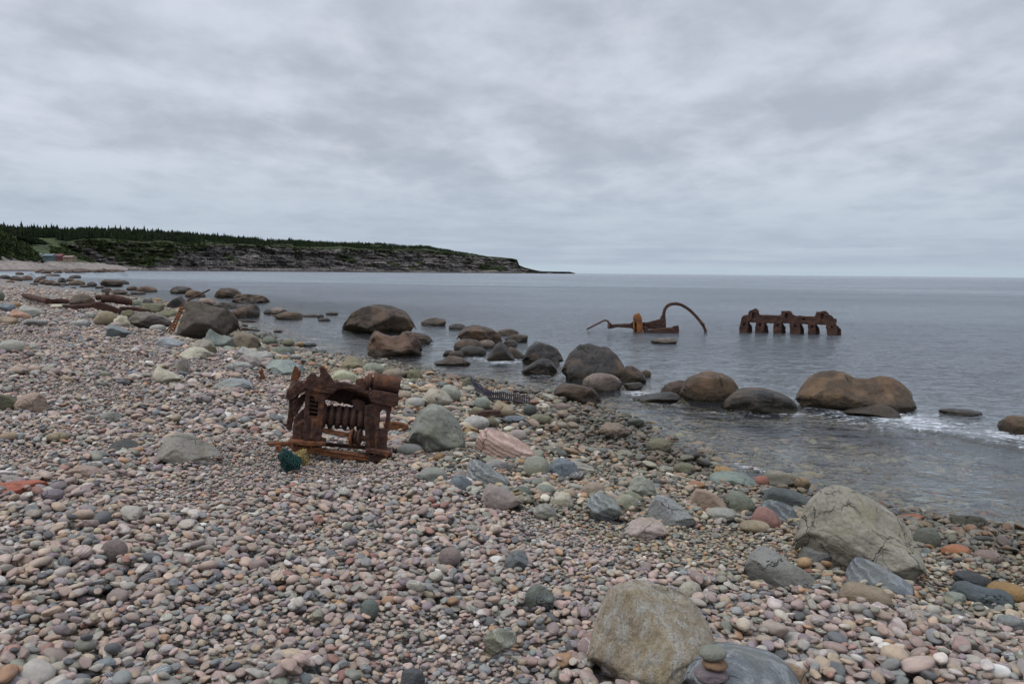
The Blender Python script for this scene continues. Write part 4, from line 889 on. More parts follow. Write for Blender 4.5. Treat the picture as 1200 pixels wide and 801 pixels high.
# --- foreground: the big tan boulder with the slate slab, and the cairn on it
TB = rock('boulder', 765, 808, 156, 122, 'grain', (.43, .36, .265), 'boulder', 'big tan weathered boulder with vertical grain in the foreground', p=[.70, .93, 1, 1, .97, .92, .84, .70, .55], cuts=9, bury=.42, rough=.035, crack=.8, dr=.75, seed=77, lean=.0)
SB = rock('boulder', 868, 862, 140, 104, 'striped', (.21, .225, .235), 'wedge', 'slate-grey veined slab sloping right, against the big tan boulder and under the stacked stones', p=[1, .97, .93, .85, .74, .6, .42, .22], cuts=6, bury=.1, rough=.02, dr=1.45, seed=41, e=3.2)
rock('stone', 926, 803, 36, 26, 'bank', (.34, .24, .16), 'long', 'ochre elongated stone right of the slate-grey slab', 'stone')
rock('stone', 752, 794, 30, 23, 'bank', (.36, .225, .11), 'oval', 'orange-tan cobble against the base of the big tan boulder', 'stone')
rock('stone', 719, 789, 30, 25, 'striped', (.265, .21, .20), 'oval', 'banded mauve cobble left of the base of the big tan boulder', 'stone')
rock('stone', 694, 761, 26, 22, 'bank', (.36, .25, .21), 'oval', 'pinkish cobble against the left side of the big tan boulder', 'stone')
bpy.context.view_layer.update()
def bvh_of(o):
    mw = o.matrix_world; me = o.data
    return BVHTree.FromPolygons([mw@v.co for v in me.vertices], [tuple(p.vertices) for p in me.polygons])
bv = [bvh_of(TB), bvh_of(SB)]
def hit(u, v):
    best = None
    for b in bv:
        h = b.ray_cast(Vector((0, 0, H)), ray(u, v))
        if h[0] is not None and (best is None or h[3] < best[1]): best = (h[0], h[3])
    return best[0] if best else ground(u, v)
base = hit(833, 799)
s = (base-Vector((0, 0, H))).dot(FWD)/FPX; dh = Vector((base.x, base.y, 0)).normalized(); side = Vector((dh.y, -dh.x, 0))
zz = base.z-.012
for ox_, oy_ in ((0, 0), (.035, 0), (-.035, 0), (0, .03), (0, -.03)):
    for b in bv:
        q_ = b.ray_cast(Vector((base.x+ox_, base.y+oy_, 3)), Vector((0, 0, -1)))
        if q_[0] is not None: zz = max(zz, q_[0].z-.012)
for (du, w, t, c, lab, sd_) in ((0, 40, 15, (.215, .175, .185), 'flat mauve stone at the bottom of the stacked cairn', 5), (4, 30, 12, (.30, .185, .11), 'rounded brown stone in the middle of the stacked cairn', 6),
                            (1, 32, 16, (.26, .27, .245), 'smooth grey-green stone on top of the stacked cairn', 8)):
    P, F = rock_shape(sd_, 2.3, 3, .9, .03, 4)
    o = link('cairn_stone', mesh_np('cairn_stone', P*np.array([w*s/2, w*s*.42, t*s/2]), F), RM['bank'])
    o.location = Vector((base.x, base.y, zz+t*s/2))+side*(du*s)+dh*.02; o.color = C4(c); zz += t*s*.93
    tag(o, lab, 'stone', 'stones stacked in the cairn')
# ------------------------------------------------------------------ the shingle: pebbles dropped one on another
PCOL = [((.262, .218, .200), 16), ((.335, .265, .235), 18), ((.345, .285, .22), 15), ((.285, .27, .245), 14), ((.205, .215, .215), 7), ((.22, .225, .19), 4.5), ((.105, .11, .115), 5),
        ((.40, .38, .345), 7), ((.54, .53, .50), 2.2), ((.34, .225, .145), 3), ((.26, .155, .13), 2), ((.215, .185, .195), 6), ((.165, .185, .195), 3), ((.42, .33, .27), 6)]
PNAME = ['mauve-grey', 'dusty pink', 'tan', 'light grey', 'blue-grey', 'green-grey', 'charcoal', 'pale grey', 'whitish', 'rusty orange', 'brick red', 'purple-grey', 'slate blue', 'peach']
pc_arr = np.array([c for c, _ in PCOL]); pw = np.array([w for _, w in PCOL], float); pw /= pw.sum()
rs = np.random.RandomState(21)
foot = np.array([f[:5] for f in FOOT])
def blocked(x, y, grow=0.0):
    out = np.zeros(x.shape, bool)
    for fx, fy, yw, a, b in foot:
        c, s = math.cos(yw), math.sin(yw); dx, dy = x-fx, y-fy
        m = (np.abs(dx) < a+b+.2) & (np.abs(dy) < a+b+.2)
        if not m.any(): continue
        lx = dx[m]*c+dy[m]*s; ly = -dx[m]*s+dy[m]*c
        out[m] |= (np.abs(lx)/(a*.94+grow))**2.4+(np.abs(ly)/(b*.94+grow))**2.4 < 1
    return out
def deposit(xmin, xmax, ymin, ymax, cell, inside, n, med, sig, rmin, rmax, batch, passes=1.0):
    nx, ny = int((xmax-xmin)/cell), int((ymax-ymin)/cell)
    gx = xmin+(np.arange(nx)+.5)*cell; gy = ymin+(np.arange(ny)+.5)*cell
    GX, GY = np.meshgrid(gx, gy, indexing='ij')
    T0 = terrain(GX[::4, ::4], GY[::4, ::4])-lift(GX[::4, ::4], GY[::4, ::4])-.10*np.clip(-shore_d(GX[::4, ::4], GY[::4, ::4])/.8, 0, 1)
    ix = np.minimum(np.arange(nx)/4., T0.shape[0]-1.001); iy = np.minimum(np.arange(ny)/4., T0.shape[1]-1.001)
    i0, j0 = ix.astype(int), iy.astype(int); fx, fy = (ix-i0)[:, None], (iy-j0)[None, :]
    T = (T0[i0][:, j0]*(1-fx)*(1-fy)+T0[i0+1][:, j0]*fx*(1-fy)+T0[i0][:, j0+1]*(1-fx)*fy+T0[i0+1][:, j0+1]*fx*fy)
    Hh = T.copy()
    ok = inside(GX, GY) & ~blocked(GX, GY); okx, oky = np.where(ok)
    D = shore_d(GX[::4, ::4], GY[::4, ::4])
    out = []
    K = 4; ko = np.linspace(-.9, .9, 2*K+1); KX, KY = np.meshgrid(ko, ko); KX, KY = KX.ravel(), KY.ravel(); q = KX**2+KY**2; kk = q < .98; KX, KY, q = KX[kk], KY[kk], q[kk]
    low = np.sqrt(1-q)
    done = 0
    while done < n:
        b = min(batch, n-done); fr = done/n
        pick = rs.randint(0, len(okx), (4, b)); hh = Hh[okx[pick], oky[pick]]-T[okx[pick], oky[pick]]
        bi = hh.argmin(0); cx, cy = okx[pick[bi, np.arange(b)]], oky[pick[bi, np.arange(b)]]
        x = gx[cx]+rs.uniform(-.5, .5, b)*cell; y = gy[cy]+rs.uniform(-.5, .5, b)*cell
        d = D[np.minimum(cx//4, D.shape[0]-1), np.minimum(cy//4, D.shape[1]-1)]
        f = .5+fbm2(x, y, .55, 2, 1.7)
        mult = np.interp(f, [.22, .38, .62, .85], [.5, .85, 1.08, 1.35])
        sg = np.where((d < 5.0) & (y > 7.0), sig*1.5, sig); mult = np.where((d < 5.0) & (y > 7.0), mult*1.12, mult)
        a = np.clip(med*mult*np.exp(sg*rs.normal(size=b)), rmin, rmax)
        if fr > .72: a = np.minimum(a, med*rs.uniform(.4, 1.25, b))
        bb = a*rs.uniform(.62, .95, b); c = a*rs.uniform(.32, .60, b); yaw = rs.uniform(0, math.pi, b)
        cs_, sn = np.cos(yaw), np.sin(yaw)
        ox = (KX[None]*a[:, None]*cs_[:, None]-KY[None]*bb[:, None]*sn[:, None]); oy = (KX[None]*a[:, None]*sn[:, None]+KY[None]*bb[:, None]*cs_[:, None])
        jx = np.clip(((x[:, None]+ox-xmin)/cell).astype(int), 0, nx-1); jy = np.clip(((y[:, None]+oy-ymin)/cell).astype(int), 0, ny-1)
        h = Hh[jx, jy]
        zc = np.percentile(h+c[:, None]*low[None], 80, axis=1)
        gxs = np.clip((h*ox).sum(1)/(ox*ox).sum(1), -.45, .45)*.8; gys = np.clip((h*oy).sum(1)/(oy*oy).sum(1), -.45, .45)*.8
        tooh = zc-T[cx, cy] > 2.2*np.median(zc-T[cx, cy])+.03          # would perch on a heap: rolls away
        low_ = np.where(tooh, -9., 0.)[:, None]
        top = low_+zc[:, None]+c[:, None]*low[None]*.96+gxs[:, None]*ox+gys[:, None]*oy
        np.maximum.at(Hh, (jx.ravel(), jy.ravel()), top.ravel())
        out.append(np.stack([x, y, zc, a, bb, c, yaw, gxs, gys, d, cx, cy], 1)[~tooh]); done += b
    P = np.concatenate(out)
    print('lift', ymin, float((Hh-T)[ok].mean()))
    # how far a pebble's crown stands above what was dropped later
    hid = Hh[P[:, 10].astype(int), P[:, 11].astype(int)]-(P[:, 2]+P[:, 5])
    return P, hid
wedge = lambda x, y: (np.abs(x) < .70*y+np.where(y < 9.5, 2.0, 1.2))
sA = lambda x, y: wedge(x, y) & (shore_d(x, y) > -5.5) & (y > 1.6) & (y <= 9.5)
sB = lambda x, y: wedge(x, y) & (shore_d(x, y) > -6.5) & (y > 9.5) & (y <= 25)
sC = lambda x, y: wedge(x, y) & (shore_d(x, y) > -2.0) & (y > 25) & (y <= 70) & (shore_d(x, y) < 26)
PA, hA = deposit(-8.7, 8.7, 1.5, 9.6, .010, sA, 60000, .0335, .30, .012, .085, 1500)
PB, hB = deposit(-18.5, 8.5, 9.4, 25.1, .02, sB, 76000, .042, .36, .018, .16, 3000)
PC_, hC = deposit(-50, 6, 24.8, 70.2, .05, sC, 76000, .060, .38, .03, .26, 4000)
P = np.concatenate([PA, PB, PC_]); hid = np.concatenate([hA, hB, hC])
n = len(P)
ci = rs.choice(len(pc_arr), n, p=pw)
# upper beach runs pinker, the wet bank darker, greener and browner
bank = (P[:, 9] < 4.5) & (P[:, 1] > 5)
alt = rs.choice(len(pc_arr), n, p=np.array([3, 5, 12, 12, 11, 14, 9, 8, 1.5, 8, 3, 3, 8, 2.5])/100.)
ci = np.where(bank & (rs.rand(n) < .75), alt, ci)
col = pc_arr[ci]*rs.uniform(.82, 1.2, (n, 1))*rs.uniform(.96, 1.04, (n, 3))*np.array([1.10, 1.03, .97])
col = np.where(bank[:, None], col*np.array([.93, .92, .82]), col)
wet = np.clip(1-(P[:, 9]-.8-1.2*(fbm2(P[:, 0], P[:, 1], .8, 2, 4.)+.1))/1.3, 0, 1)*1.0
wet = np.maximum(wet, np.where(P[:, 9] < 2.8, .55*rs.rand(n)*(rs.rand(n) < .6), 0))
sub = P[:, 9] < -.15
col = np.where(sub[:, None], col*np.array([1.15, 1.0, .72]), col)
wet = np.where(sub, .3, wet)
band = rs.rand(n); rnd = rs.rand(n)
NP = 18
protos = []
for k in range(NP):
    ang = k >= 13
    V, F = rock_shape(300+k, [2.05, 2.2, 2.35, 2.6][k % 4] if not ang else 2.8, [2, 4, 5][k % 3] if not ang else 11, .86 if not ang else .72, .062, 3)
    me = mesh_np('pebble', V, F); me.materials.append(PEBBLE); protos.append(me)
# orientation: z axis follows the ground it settled on
nrm = np.stack([-P[:, 7], -P[:, 8], np.ones(n)], 1); nrm /= np.linalg.norm(nrm, axis=1)[:, None]
ax = np.stack([np.cos(P[:, 6]), np.sin(P[:, 6]), np.zeros(n)], 1); ax -= nrm*(ax*nrm).sum(1)[:, None]; ax /= np.linalg.norm(ax, axis=1)[:, None]
ay = np.cross(nrm, ax)
ey = np.arcsin(np.clip(-ax[:, 2], -1, 1)); ex = np.arctan2(ay[:, 2], nrm[:, 2]); ez = np.arctan2(ax[:, 1], ax[:, 0])
rot = np.stack([ex, ey, ez], 1); scl = P[:, 3:6]; pid = np.where(rs.rand(n) < .80, rs.randint(0, 13, n), rs.randint(13, NP, n))
# the ones that show largest become things of their own
U, Vv, Dd = project(P[:, 0], P[:, 1], P[:, 2])
vis = (hid < .004) & (U > 4) & (U < 1196) & (Vv > 330) & (Vv < 797) & (Dd > 1) & ~sub
size = np.where(vis, P[:, 3]*P[:, 5]*(.5+P[:, 4]/P[:, 3]*.5)/np.maximum(Dd, .5)**2, 0)
own = np.argsort(-size)[:300]
marks = [(222, 523, 'the angular wedge boulder'), (145, 522, 'the charcoal flat stone'), (22, 570, 'the red-orange slab'), (98, 553, 'the long pinkish stone'), (400, 490, 'the winch wreck'), (340, 536, 'the green net'), (512, 500, 'the tall grey-green boulder'),
         (592, 520, 'the pink banded slab'), (570, 552, 'the striped wedge'), (588, 580, 'the pinkish wedge rock'), (707, 590, 'the veined grey rock'), (605, 655, 'the dark blue-grey slab'), (527, 650, 'the mauve round cobble'),
         (134, 645, 'the large brownish mauve cobble'), (433, 712, 'the teal cobble'), (586, 750, 'the grey-green veined stone'), (632, 700, 'the dark angular rock'), (760, 745, 'the big tan boulder'), (832, 780, 'the stacked cairn'), (926, 790, 'the ochre elongated stone'),
         (809, 690, 'the cream round cobble'), (914, 662, 'the long grey slab'), (1004, 625, 'the big cracked boulder'), (1013, 700, 'the tan log-shaped stone'), (1150, 695, 'the long dark blue-grey stone'), (1184, 728, 'the mottled grey stone'), (758, 615, 'the pinkish white rock'),
         (483, 800, 'the dark speckled stone'), (60, 578, 'the purple-grey oval'), (829, 585, 'the pinkish tan boulder'), (1135, 612, 'the dark wet dome'), (0, 801, 'the bottom left corner'), (1200, 801, 'the bottom right corner'), (240, 801, 'the bottom edge left of centre'), (630, 801, 'the bottom edge at centre'), (1040, 801, 'the bottom edge right of centre'), (0, 690, 'the left edge low down')]
recs = []
for i in own:
    u, v = U[i], Vv[i]
    best = min(marks, key=lambda m: (m[0]-u)**2+(1.6*(m[1]-v))**2); dx, dy = u-best[0], v-best[1]
    if 'edge' in best[2] or 'corner' in best[2]: rel = 'near'
    elif abs(dx) > 1.5*abs(dy): rel = 'left of' if dx < 0 else 'right of'
    else: rel = 'behind' if dy < 0 else 'in front of'
    el = P[i, 4]/P[i, 3]; fl = P[i, 5]/P[i, 3]
    shp = 'angular' if pid[i] >= 13 else 'long' if el < .70 else 'flat' if fl < .43 else 'plump' if fl > .60 else 'oval'
    recs.append((i, u, v, f'{PNAME[ci[i]]} {shp} pebble', f'{rel} {best[2]}'))
from collections import defaultdict
byl = defaultdict(list)
for r in recs: byl[(r[3], r[4])].append(r)
ordn = ['leftmost', 'second from left', 'third from left', 'fourth from left', 'fifth from left', 'sixth from left', 'seventh from left']
for (a_, b_), L in byl.items():
    L.sort(key=lambda r: r[1])
    for k, (i, u, v, _, _) in enumerate(L):
        lab = f'{a_} {b_}' if len(L) == 1 else f'{a_} {b_}, ' + (('left' if k == 0 else 'right')+' one of two' if len(L) == 2 else ordn[min(k, 6)])
        o = bpy.data.objects.new('pebble', protos[pid[i]]); COL.objects.link(o)
        o.location = P[i, :3]; o.rotation_euler = rot[i]; o.scale = scl[i]
        o['stone_colour'] = [float(c) for c in col[i]]; o['stone_wear'] = [float(rnd[i]), float(wet[i]), float(band[i])]
        tag(o, lab, 'pebble', 'largest pebbles of the shingle')
keep = np.ones(n, bool); keep[own] = False
keep &= ~((hid > .07) & (P[:, 3] < .05))
idx = np.where(keep)[0]
me = bpy.data.meshes.new('shingle'); me.vertices.add(len(idx)); me.vertices.foreach_set('co', P[idx, :3].astype(np.float32).ravel())
def pa(name, typ, key, arr):
    a = me.attributes.new(name, typ, 'POINT'); a.data.foreach_set(key, np.ascontiguousarray(arr).ravel())
pa('rot', 'FLOAT_VECTOR', 'vector', rot[idx].astype(np.float32)); pa('scl', 'FLOAT_VECTOR', 'vector', scl[idx].astype(np.float32)); pa('pid', 'INT', 'value', pid[idx].astype(np.int32))
pa('stone_colour', 'FLOAT_VECTOR', 'vector', col[idx].astype(np.float32)); pa('stone_wear', 'FLOAT_VECTOR', 'vector', np.stack([rnd, wet, band], 1)[idx].astype(np.float32))
sh = link('shingle', me); tag(sh, 'rounded pebbles of many colours covering the beach', 'pebbles', kind='stuff')
pcol = bpy.data.collections.new('pebble_forms')
for k, pm in enumerate(protos): pcol.objects.link(bpy.data.objects.new('pebble_form_%02d' % k, pm))
ng = bpy.data.node_groups.new('shingle', 'GeometryNodeTree')
ng.interface.new_socket('Geometry', in_out='INPUT', socket_type='NodeSocketGeometry'); ng.interface.new_socket('Geometry', in_out='OUTPUT', socket_type='NodeSocketGeometry')
N = ng.nodes; gi = N.new('NodeGroupInput'); go = N.new('NodeGroupOutput'); ip = N.new('GeometryNodeInstanceOnPoints'); cinf = N.new('GeometryNodeCollectionInfo')
cinf.inputs['Collection'].default_value = pcol; cinf.inputs['Separate Children'].default_value = True; cinf.inputs['Reset Children'].default_value = True
def na(name, typ): a = N.new('GeometryNodeInputNamedAttribute'); a.data_type = typ; a.inputs['Name'].default_value = name; return a.outputs['Attribute']
Lk = ng.links.new
Lk(gi.outputs[0], ip.inputs['Points']); Lk(cinf.outputs[0], ip.inputs['Instance']); ip.inputs['Pick Instance'].default_value = True
Lk(na('pid', 'INT'), ip.inputs['Instance Index']); Lk(na('rot', 'FLOAT_VECTOR'), ip.inputs['Rotation']); Lk(na('scl', 'FLOAT_VECTOR'), ip.inputs['Scale']); Lk(ip.outputs[0], go.inputs[0])
md = sh.modifiers.new('pebbles', 'NODES'); md.node_group = ng
# ------------------------------------------------------------------ wreckage
bpy.context.view_layer.update()
CLOUD = bpy.data.textures.new('corrosion', 'CLOUDS'); CLOUD.noise_scale = .05; CLOUD.noise_depth = 3
CLOUD2 = bpy.data.textures.new('corrosion_coarse', 'CLOUDS'); CLOUD2.noise_scale = .25; CLOUD2.noise_depth = 3
class Part:
    """solids gathered in one mesh, later fused and pitted"""
    def __init__(s): s.V = []; s.F = []
    def add(s, V, F): k = len(s.V); s.V += [tuple(v) for v in V]; s.F += [tuple(i+k for i in f) for f in F]
    def prism(s, pts, y0, y1, lean=(0, 0)):
        n = len(pts); a = sum(pts[i][0]*pts[(i+1) % n][1]-pts[(i+1) % n][0]*pts[i][1] for i in range(n))
        if a < 0: pts = pts[::-1]
        V = [(x, y0, z) for x, z in pts]+[(x+lean[0], y1, z+lean[1]) for x, z in pts]
        F = [tuple(range(n)), tuple(range(2*n-1, n-1, -1))]+[(i, i+n, (i+1) % n+n, (i+1) % n) for i in range(n)]
        s.add(V, F); return s
    def tube(s, path, r, n=12, flat=1.0, cap=True):
        path = [Vector(p) for p in path]; rr = r if isinstance(r, (list, tuple)) else [r]*len(path); base = len(s.V)
        t0 = (path[1]-path[0]).normalized(); nx = t0.orthogonal().normalized() if abs(t0.z) > .9 else Vector((0, 0, 1)).cross(t0).normalized()
        V = []
        for i, p in enumerate(path):
            t = (path[min(i+1, len(path)-1)]-path[max(i-1, 0)]).normalized()
            nx = (nx-t*nx.dot(t)).normalized(); ny = t.cross(nx)
            for k in range(n):
                a = 2*math.pi*k/n; V.append(p+nx*(rr[i]*math.cos(a))+ny*(rr[i]*flat*math.sin(a)))
        F = [(i*n+k, i*n+(k+1) % n, (i+1)*n+(k+1) % n, (i+1)*n+k) for i in range(len(path)-1) for k in range(n)]
        if cap: F += [tuple(range(n))[::-1], tuple((len(path)-1)*n+k for k in range(n))]
        s.add(V, F); return s
    def bar(s, a, b, w, d):                # rectangular bar from a to b, w thick across, d deep
        a = Vector(a); b = Vector(b); t = (b-a).normalized(); y = Vector((0, 1, 0)); 
        if abs(t.dot(y)) > .95: y = Vector((1, 0, 0))
        x = t.cross(y).normalized(); y = x.cross(t).normalized(); V = []
        for p in (a, b): V += [p+x*w/2*i+y*d/2*j for i, j in ((-1, -1), (1, -1), (1, 1), (-1, 1))]
        s.add(V, [(0, 3, 2, 1), (4, 5, 6, 7), (0, 1, 5, 4), (1, 2, 6, 5), (2, 3, 7, 6), (3, 0, 4, 7)]); return s
    def sheet(s, path, w0, w1, th):        # a bent strip: path in x,z; width along y
        n = len(path); V = []
        for i, (x, z) in enumerate(path):
            a = Vector(path[max(i-1, 0)]); b = Vector(path[min(i+1, n-1)]); t = (b-a).normalized(); nx, nz = -t.y*th/2, t.x*th/2
            ya, yb = w0[i], w1[i]
            V += [(x+nx, ya, z+nz), (x+nx, yb, z+nz), (x-nx, yb, z-nz), (x-nx, ya, z-nz)]
        F = [(0, 1, 2, 3), (4*n-1, 4*n-2, 4*n-3, 4*n-4)]
        for i in range(n-1):
            for k in range(4): F.append((4*i+k, 4*i+4+k, 4*i+4+(k+1) % 4, 4*i+(k+1) % 4))
        s.add(V, F); return s
    def build(s, name, mat, parent=None, voxel=None, pit=.006, tex=None, label=None):
        me = bpy.data.meshes.new(name); me.from_pydata(s.V, [], s.F); me.update()
        bm = bmesh.new(); bm.from_mesh(me); bmesh.ops.recalc_face_normals(bm, faces=bm.faces); bm.to_mesh(me); bm.free()
        o = link(name, me, mat, parent)
        if voxel:
            m = o.modifiers.new('fuse', 'REMESH'); m.mode = 'VOXEL'; m.voxel_size = voxel; m.use_smooth_shade = True
            d = o.modifiers.new('pit', 'DISPLACE'); d.texture = tex or CLOUD; d.strength = pit*2; d.mid_level = .5; d.texture_coords = 'LOCAL'
            if voxel < .01:
                d.strength = pit*2.6; d2 = o.modifiers.new('eaten_edges', 'DISPLACE'); d2.texture = CLOUD2; d2.strength = pit*2.2; d2.mid_level = .5; d2.texture_coords = 'LOCAL'
        if label: o['label'] = label
        return o
def site(name, u, v, label, cat, sea=False, group=None, dz=0.0):
    G = at_z(u, v, 0) if sea else ground(u, v)
    e = bpy.data.objects.new(name, None); COL.objects.link(e); dh = Vector((G.x, G.y, 0)).normalized()
    e.location = G+Vector((0, 0, dz)); e.rotation_euler = (0, 0, math.atan2(dh.y, dh.x)-math.pi/2); tag(e, label, cat, group)
    return e, (G-Vector((0, 0, H))).dot(FWD)/FPX, G

# --- the winch wreck on the beach
W_, s, G = site('winch_wreck', 400, 538, 'rusted cast-iron winch wreck with toothed drum and cylinder head standing on the pebbles', 'shipwreck part')
def c(cx, cy): return ((cx/5-100)*s, (127.5-cy/5)*s)
def pts(*q): return [c(*p) for p in q]
def P3(cx, cy, y): x, z = c(cx, cy); return (x, y, z)
VX = .0065
# left frame
f = Part()
f.prism(pts((296, 215), (412, 245), (408, 262), (402, 300), (372, 520), (388, 545), (372, 556), (228, 530), (230, 512), (262, 430), (318, 380), (318, 375), (306, 262), (285, 235)), .0, .035)
LF = Part()
LF.prism(pts((378, 236), (414, 246), (404, 330), (384, 545), (352, 540), (366, 400)), -.01, .05)             # front post
LF.prism(pts((300, 228), (325, 235), (322, 400), (318, 545), (284, 540)), -.012, .05)                         # rear post
LF.prism(pts((296, 375), (388, 388), (372, 545), (290, 535)), .0, .04)                                       # solid lower panel
LF.prism(pts((340, 398), (375, 402), (362, 520), (322, 515)), -.015, .01)
LF.prism(pts((300, 225), (412, 245), (408, 275), (380, 278), (360, 300), (345, 262), (300, 255)), -.005, .05)
left = LF.build('left_frame', RUST, W_, VX, .006)
rb = Part()
for k in range(5): rb.bar(P3(318, 278+24*k, .03), P3(384, 290+24*k, .03), .012, .05)
rb.build('rib_grid', RUST, left, .005, .003)
BR = Part()
BR.prism(pts((205, 270), (262, 262), (238, 330), (214, 475), (182, 470), (196, 380)), .22, .27)               # back leg
BR.prism(pts((228, 300), (300, 250), (300, 292), (262, 350), (240, 400), (226, 380)), .12, .17)
BR.prism(pts((232, 400), (262, 360), (300, 330), (300, 420), (262, 470), (236, 520), (222, 516)), .05, .11)
BR.prism(pts((240, 430), (300, 400), (300, 545), (225, 520)), .03, .08)
BR.build('side_brace', RUST, W_, VX, .006)
TC = Part()
TC.prism(pts((192, 262), (198, 228), (232, 200), (262, 166), (280, 172), (290, 190), (312, 150), (335, 122), (356, 128), (366, 150), (384, 148), (388, 128), (378, 96), (390, 86), (408, 92), (424, 122), (450, 160), (472, 192), (484, 214), (456, 246), (436, 250), (380, 236), (300, 214), (268, 232), (250, 262), (226, 278), (200, 280)), -.03, .05)
TC.prism(pts((200, 215), (300, 200), (380, 220), (470, 205), (480, 225), (440, 250), (300, 232), (205, 268)), -.02, .30, (.02, .03))
TC.build('jagged_casting', RUST, W_, VX, .008, label='jagged broken casting with two upright points')
LG = Part().prism(pts((210, 190), (216, 150), (236, 98), (252, 108), (258, 128), (272, 128), (268, 160), (250, 192)), .26, .31)
LG.build('broken_lug', RUST_O, W_, VX, .006)
RP = Part()
RP.prism(pts((462, 186), (520, 184), (560, 196), (600, 205), (640, 235), (700, 262), (706, 302), (668, 292), (660, 262), (560, 226), (500, 222), (458, 244), (400, 300), (402, 250), (440, 248)), .02, .07)
RP.prism(pts((410, 232), (500, 205), (600, 222), (700, 262), (700, 296), (600, 250), (500, 226), (412, 262)), .05, .36, (.01, -.015))
RP.prism(pts((585, 205), (590, 172), (625, 164), (640, 180), (650, 215), (640, 240)), .04, .12)
RP.build('roof_plate', RUST, W_, VX, .006)
BK = Part()                                # rear web, leaving the daylight slot above the drum
BK.prism(pts((402, 225), (560, 215), (710, 262), (700, 490), (625, 500), (622, 352), (560, 345), (480, 322), (398, 306)), .30, .34)
BK.prism(pts((385, 345), (560, 360), (625, 360), (622, 480), (385, 460)), .30, .34)
BK.prism(pts((300, 250), (412, 262), (402, 460), (300, 450)), .16, .20)  # plate added behind the ribs so the gaps between them look dark
BK.prism(pts((560, 300), (600, 290), (640, 310), (650, 350), (630, 370), (585, 360)), .10, .30)
BK.build('rear_web', RUST, W_, VX, .005)
RF = Part()
RF.prism(pts((690, 300), (795, 325), (790, 360), (762, 352), (742, 350), (728, 368), (720, 470), (700, 470)), .0, .045)
RF.prism(pts((762, 340), (795, 330), (775, 440), (762, 600), (724, 592), (728, 480), (752, 468), (762, 380)), .0, .045)
RF.prism(pts((700, 460), (765, 470), (757, 596), (694, 585)), .005, .045)
RF.prism(pts((706, 480), (716, 480), (708, 585), (698, 585)), -.015, .02)
RF.prism(pts((640, 330), (706, 310), (700, 590), (650, 575), (655, 480), (634, 420)), .03, .075)
RF.prism(pts((632, 420), (650, 400), (672, 590), (648, 590)), -.005, .05)
RF.build('right_frame', RUST, W_, VX, .005)
HB = Part()
HB.prism(pts((680, 232), (720, 236), (836, 262), (830, 322), (806, 336), (700, 308), (672, 300), (660, 262)), -.03, .26)
HB.build('head_block', RUST, W_, VX, .005)
CY = Part()
a, b = Vector(P3(700, 190, .10)), Vector(P3(838, 214, .10))
CY.tube([a, a.lerp(b, .5), b], 52/5*s, 28); d_ = (b-a).normalized()
for p_, r_, w_ in ((a, 57, .035), (b, 54, .02)): CY.tube([p_-d_*w_/2, p_+d_*w_/2], r_/5*s, 28)
cy = CY.build('cylinder', RUST, W_, VX, .003)
FL = Part(); q = Vector(P3(662, 190, .10)); FL.tube([q-d_*.02, q+d_*.02], 50/5*s, 26); FL.tube([q-d_*.045, q+d_*.09], 34/5*s, 20); FL.build('flange', RUST, cy, VX, .003)
DR = Part(); a, b = Vector(P3(378, 388, .15)), Vector(P3(632, 418, .15)); DR.tube([a, b], 46/5*s, 24)
drum = DR.build('winding_drum', RUST, W_, VX, .003)
for k in range(6):
    q = a.lerp(b, (k+.5)/6); dn = (b-a).normalized(); Part().tube([q-dn*.033, q-dn*.024, q-dn*.008, q+dn*.008, q+dn*.024, q+dn*.033], [48/5*s, 66/5*s, 73/5*s, 73/5*s, 66/5*s, 48/5*s], 26).build('drum_ridge', RUST, drum, .006, .004)
AX = Part().bar(P3(385, 458, .06), P3(545, 500, .06), .028, .03); AX.bar(P3(390, 472, .03), P3(520, 505, .03), .02, .02); AX.build('axle_bar', RUST_O, W_, .006, .005)
for cx, r_ in ((562, 56), (586, 40), (606, 52)):
    q = Vector(P3(cx, 515, .03)); wd = Vector((.94, -.28, -.1)); Part().tube([q-wd*.012, q+wd*.012], r_/5*s, 24).build('wheel', RUST_O if cx == 562 else RUST, W_, .006, .003)
Part().tube([P3(540, 510, .03), P3(650, 524, .03)], 16/5*s, 12).build('wheel_shaft', RUST, W_, .006, .003)
BS = Part()
BS.prism(pts((208, 508), (412, 528), (414, 546), (300, 545), (210, 524)), -.06, .20)
BS.prism(pts((215, 546), (388, 560), (384, 600), (260, 590), (222, 570)), -.02, .12)
BS.build('left_foot', RUST_O, W_, VX, .006)
Part().prism(pts((372, 572), (560, 600), (655, 622), (652, 652), (540, 640), (372, 604)), -.02, .03).prism(pts((372, 572), (655, 622), (655, 630), (372, 580)), -.03, .10).build('front_rail', RUST_O, W_, VX, .005)
RB = Part()
RB.prism(pts((638, 574), (700, 580), (796, 604), (790, 626), (640, 596)), -.06, .22)
RB.prism(pts((655, 610), (785, 628), (780, 662), (660, 652)), -.03, .16)
RB.build('right_foot', RUST, W_, VX, .006)
Part().prism(pts((88, 534), (150, 528), (250, 540), (255, 560), (150, 552), (96, 556)), .06, .12).build('broken_bar', RUST_O, W_, VX, .008)
Part().prism(pts((128, 548), (158, 545), (166, 575), (140, 590)), .02, .08).build('rust_flake', RUST_O, W_, VX, .008)
Part().prism(pts((770, 652), (800, 660), (850, 700), (892, 735), (880, 752), (830, 720), (780, 676)), -.02, .04).build('bent_strap', RUST_O, W_, VX, .008)
Part().bar(P3(212, 560, .35), P3(770, 630, .35), .04, .05).build('rear_rail', RUST, W_, VX, .006)

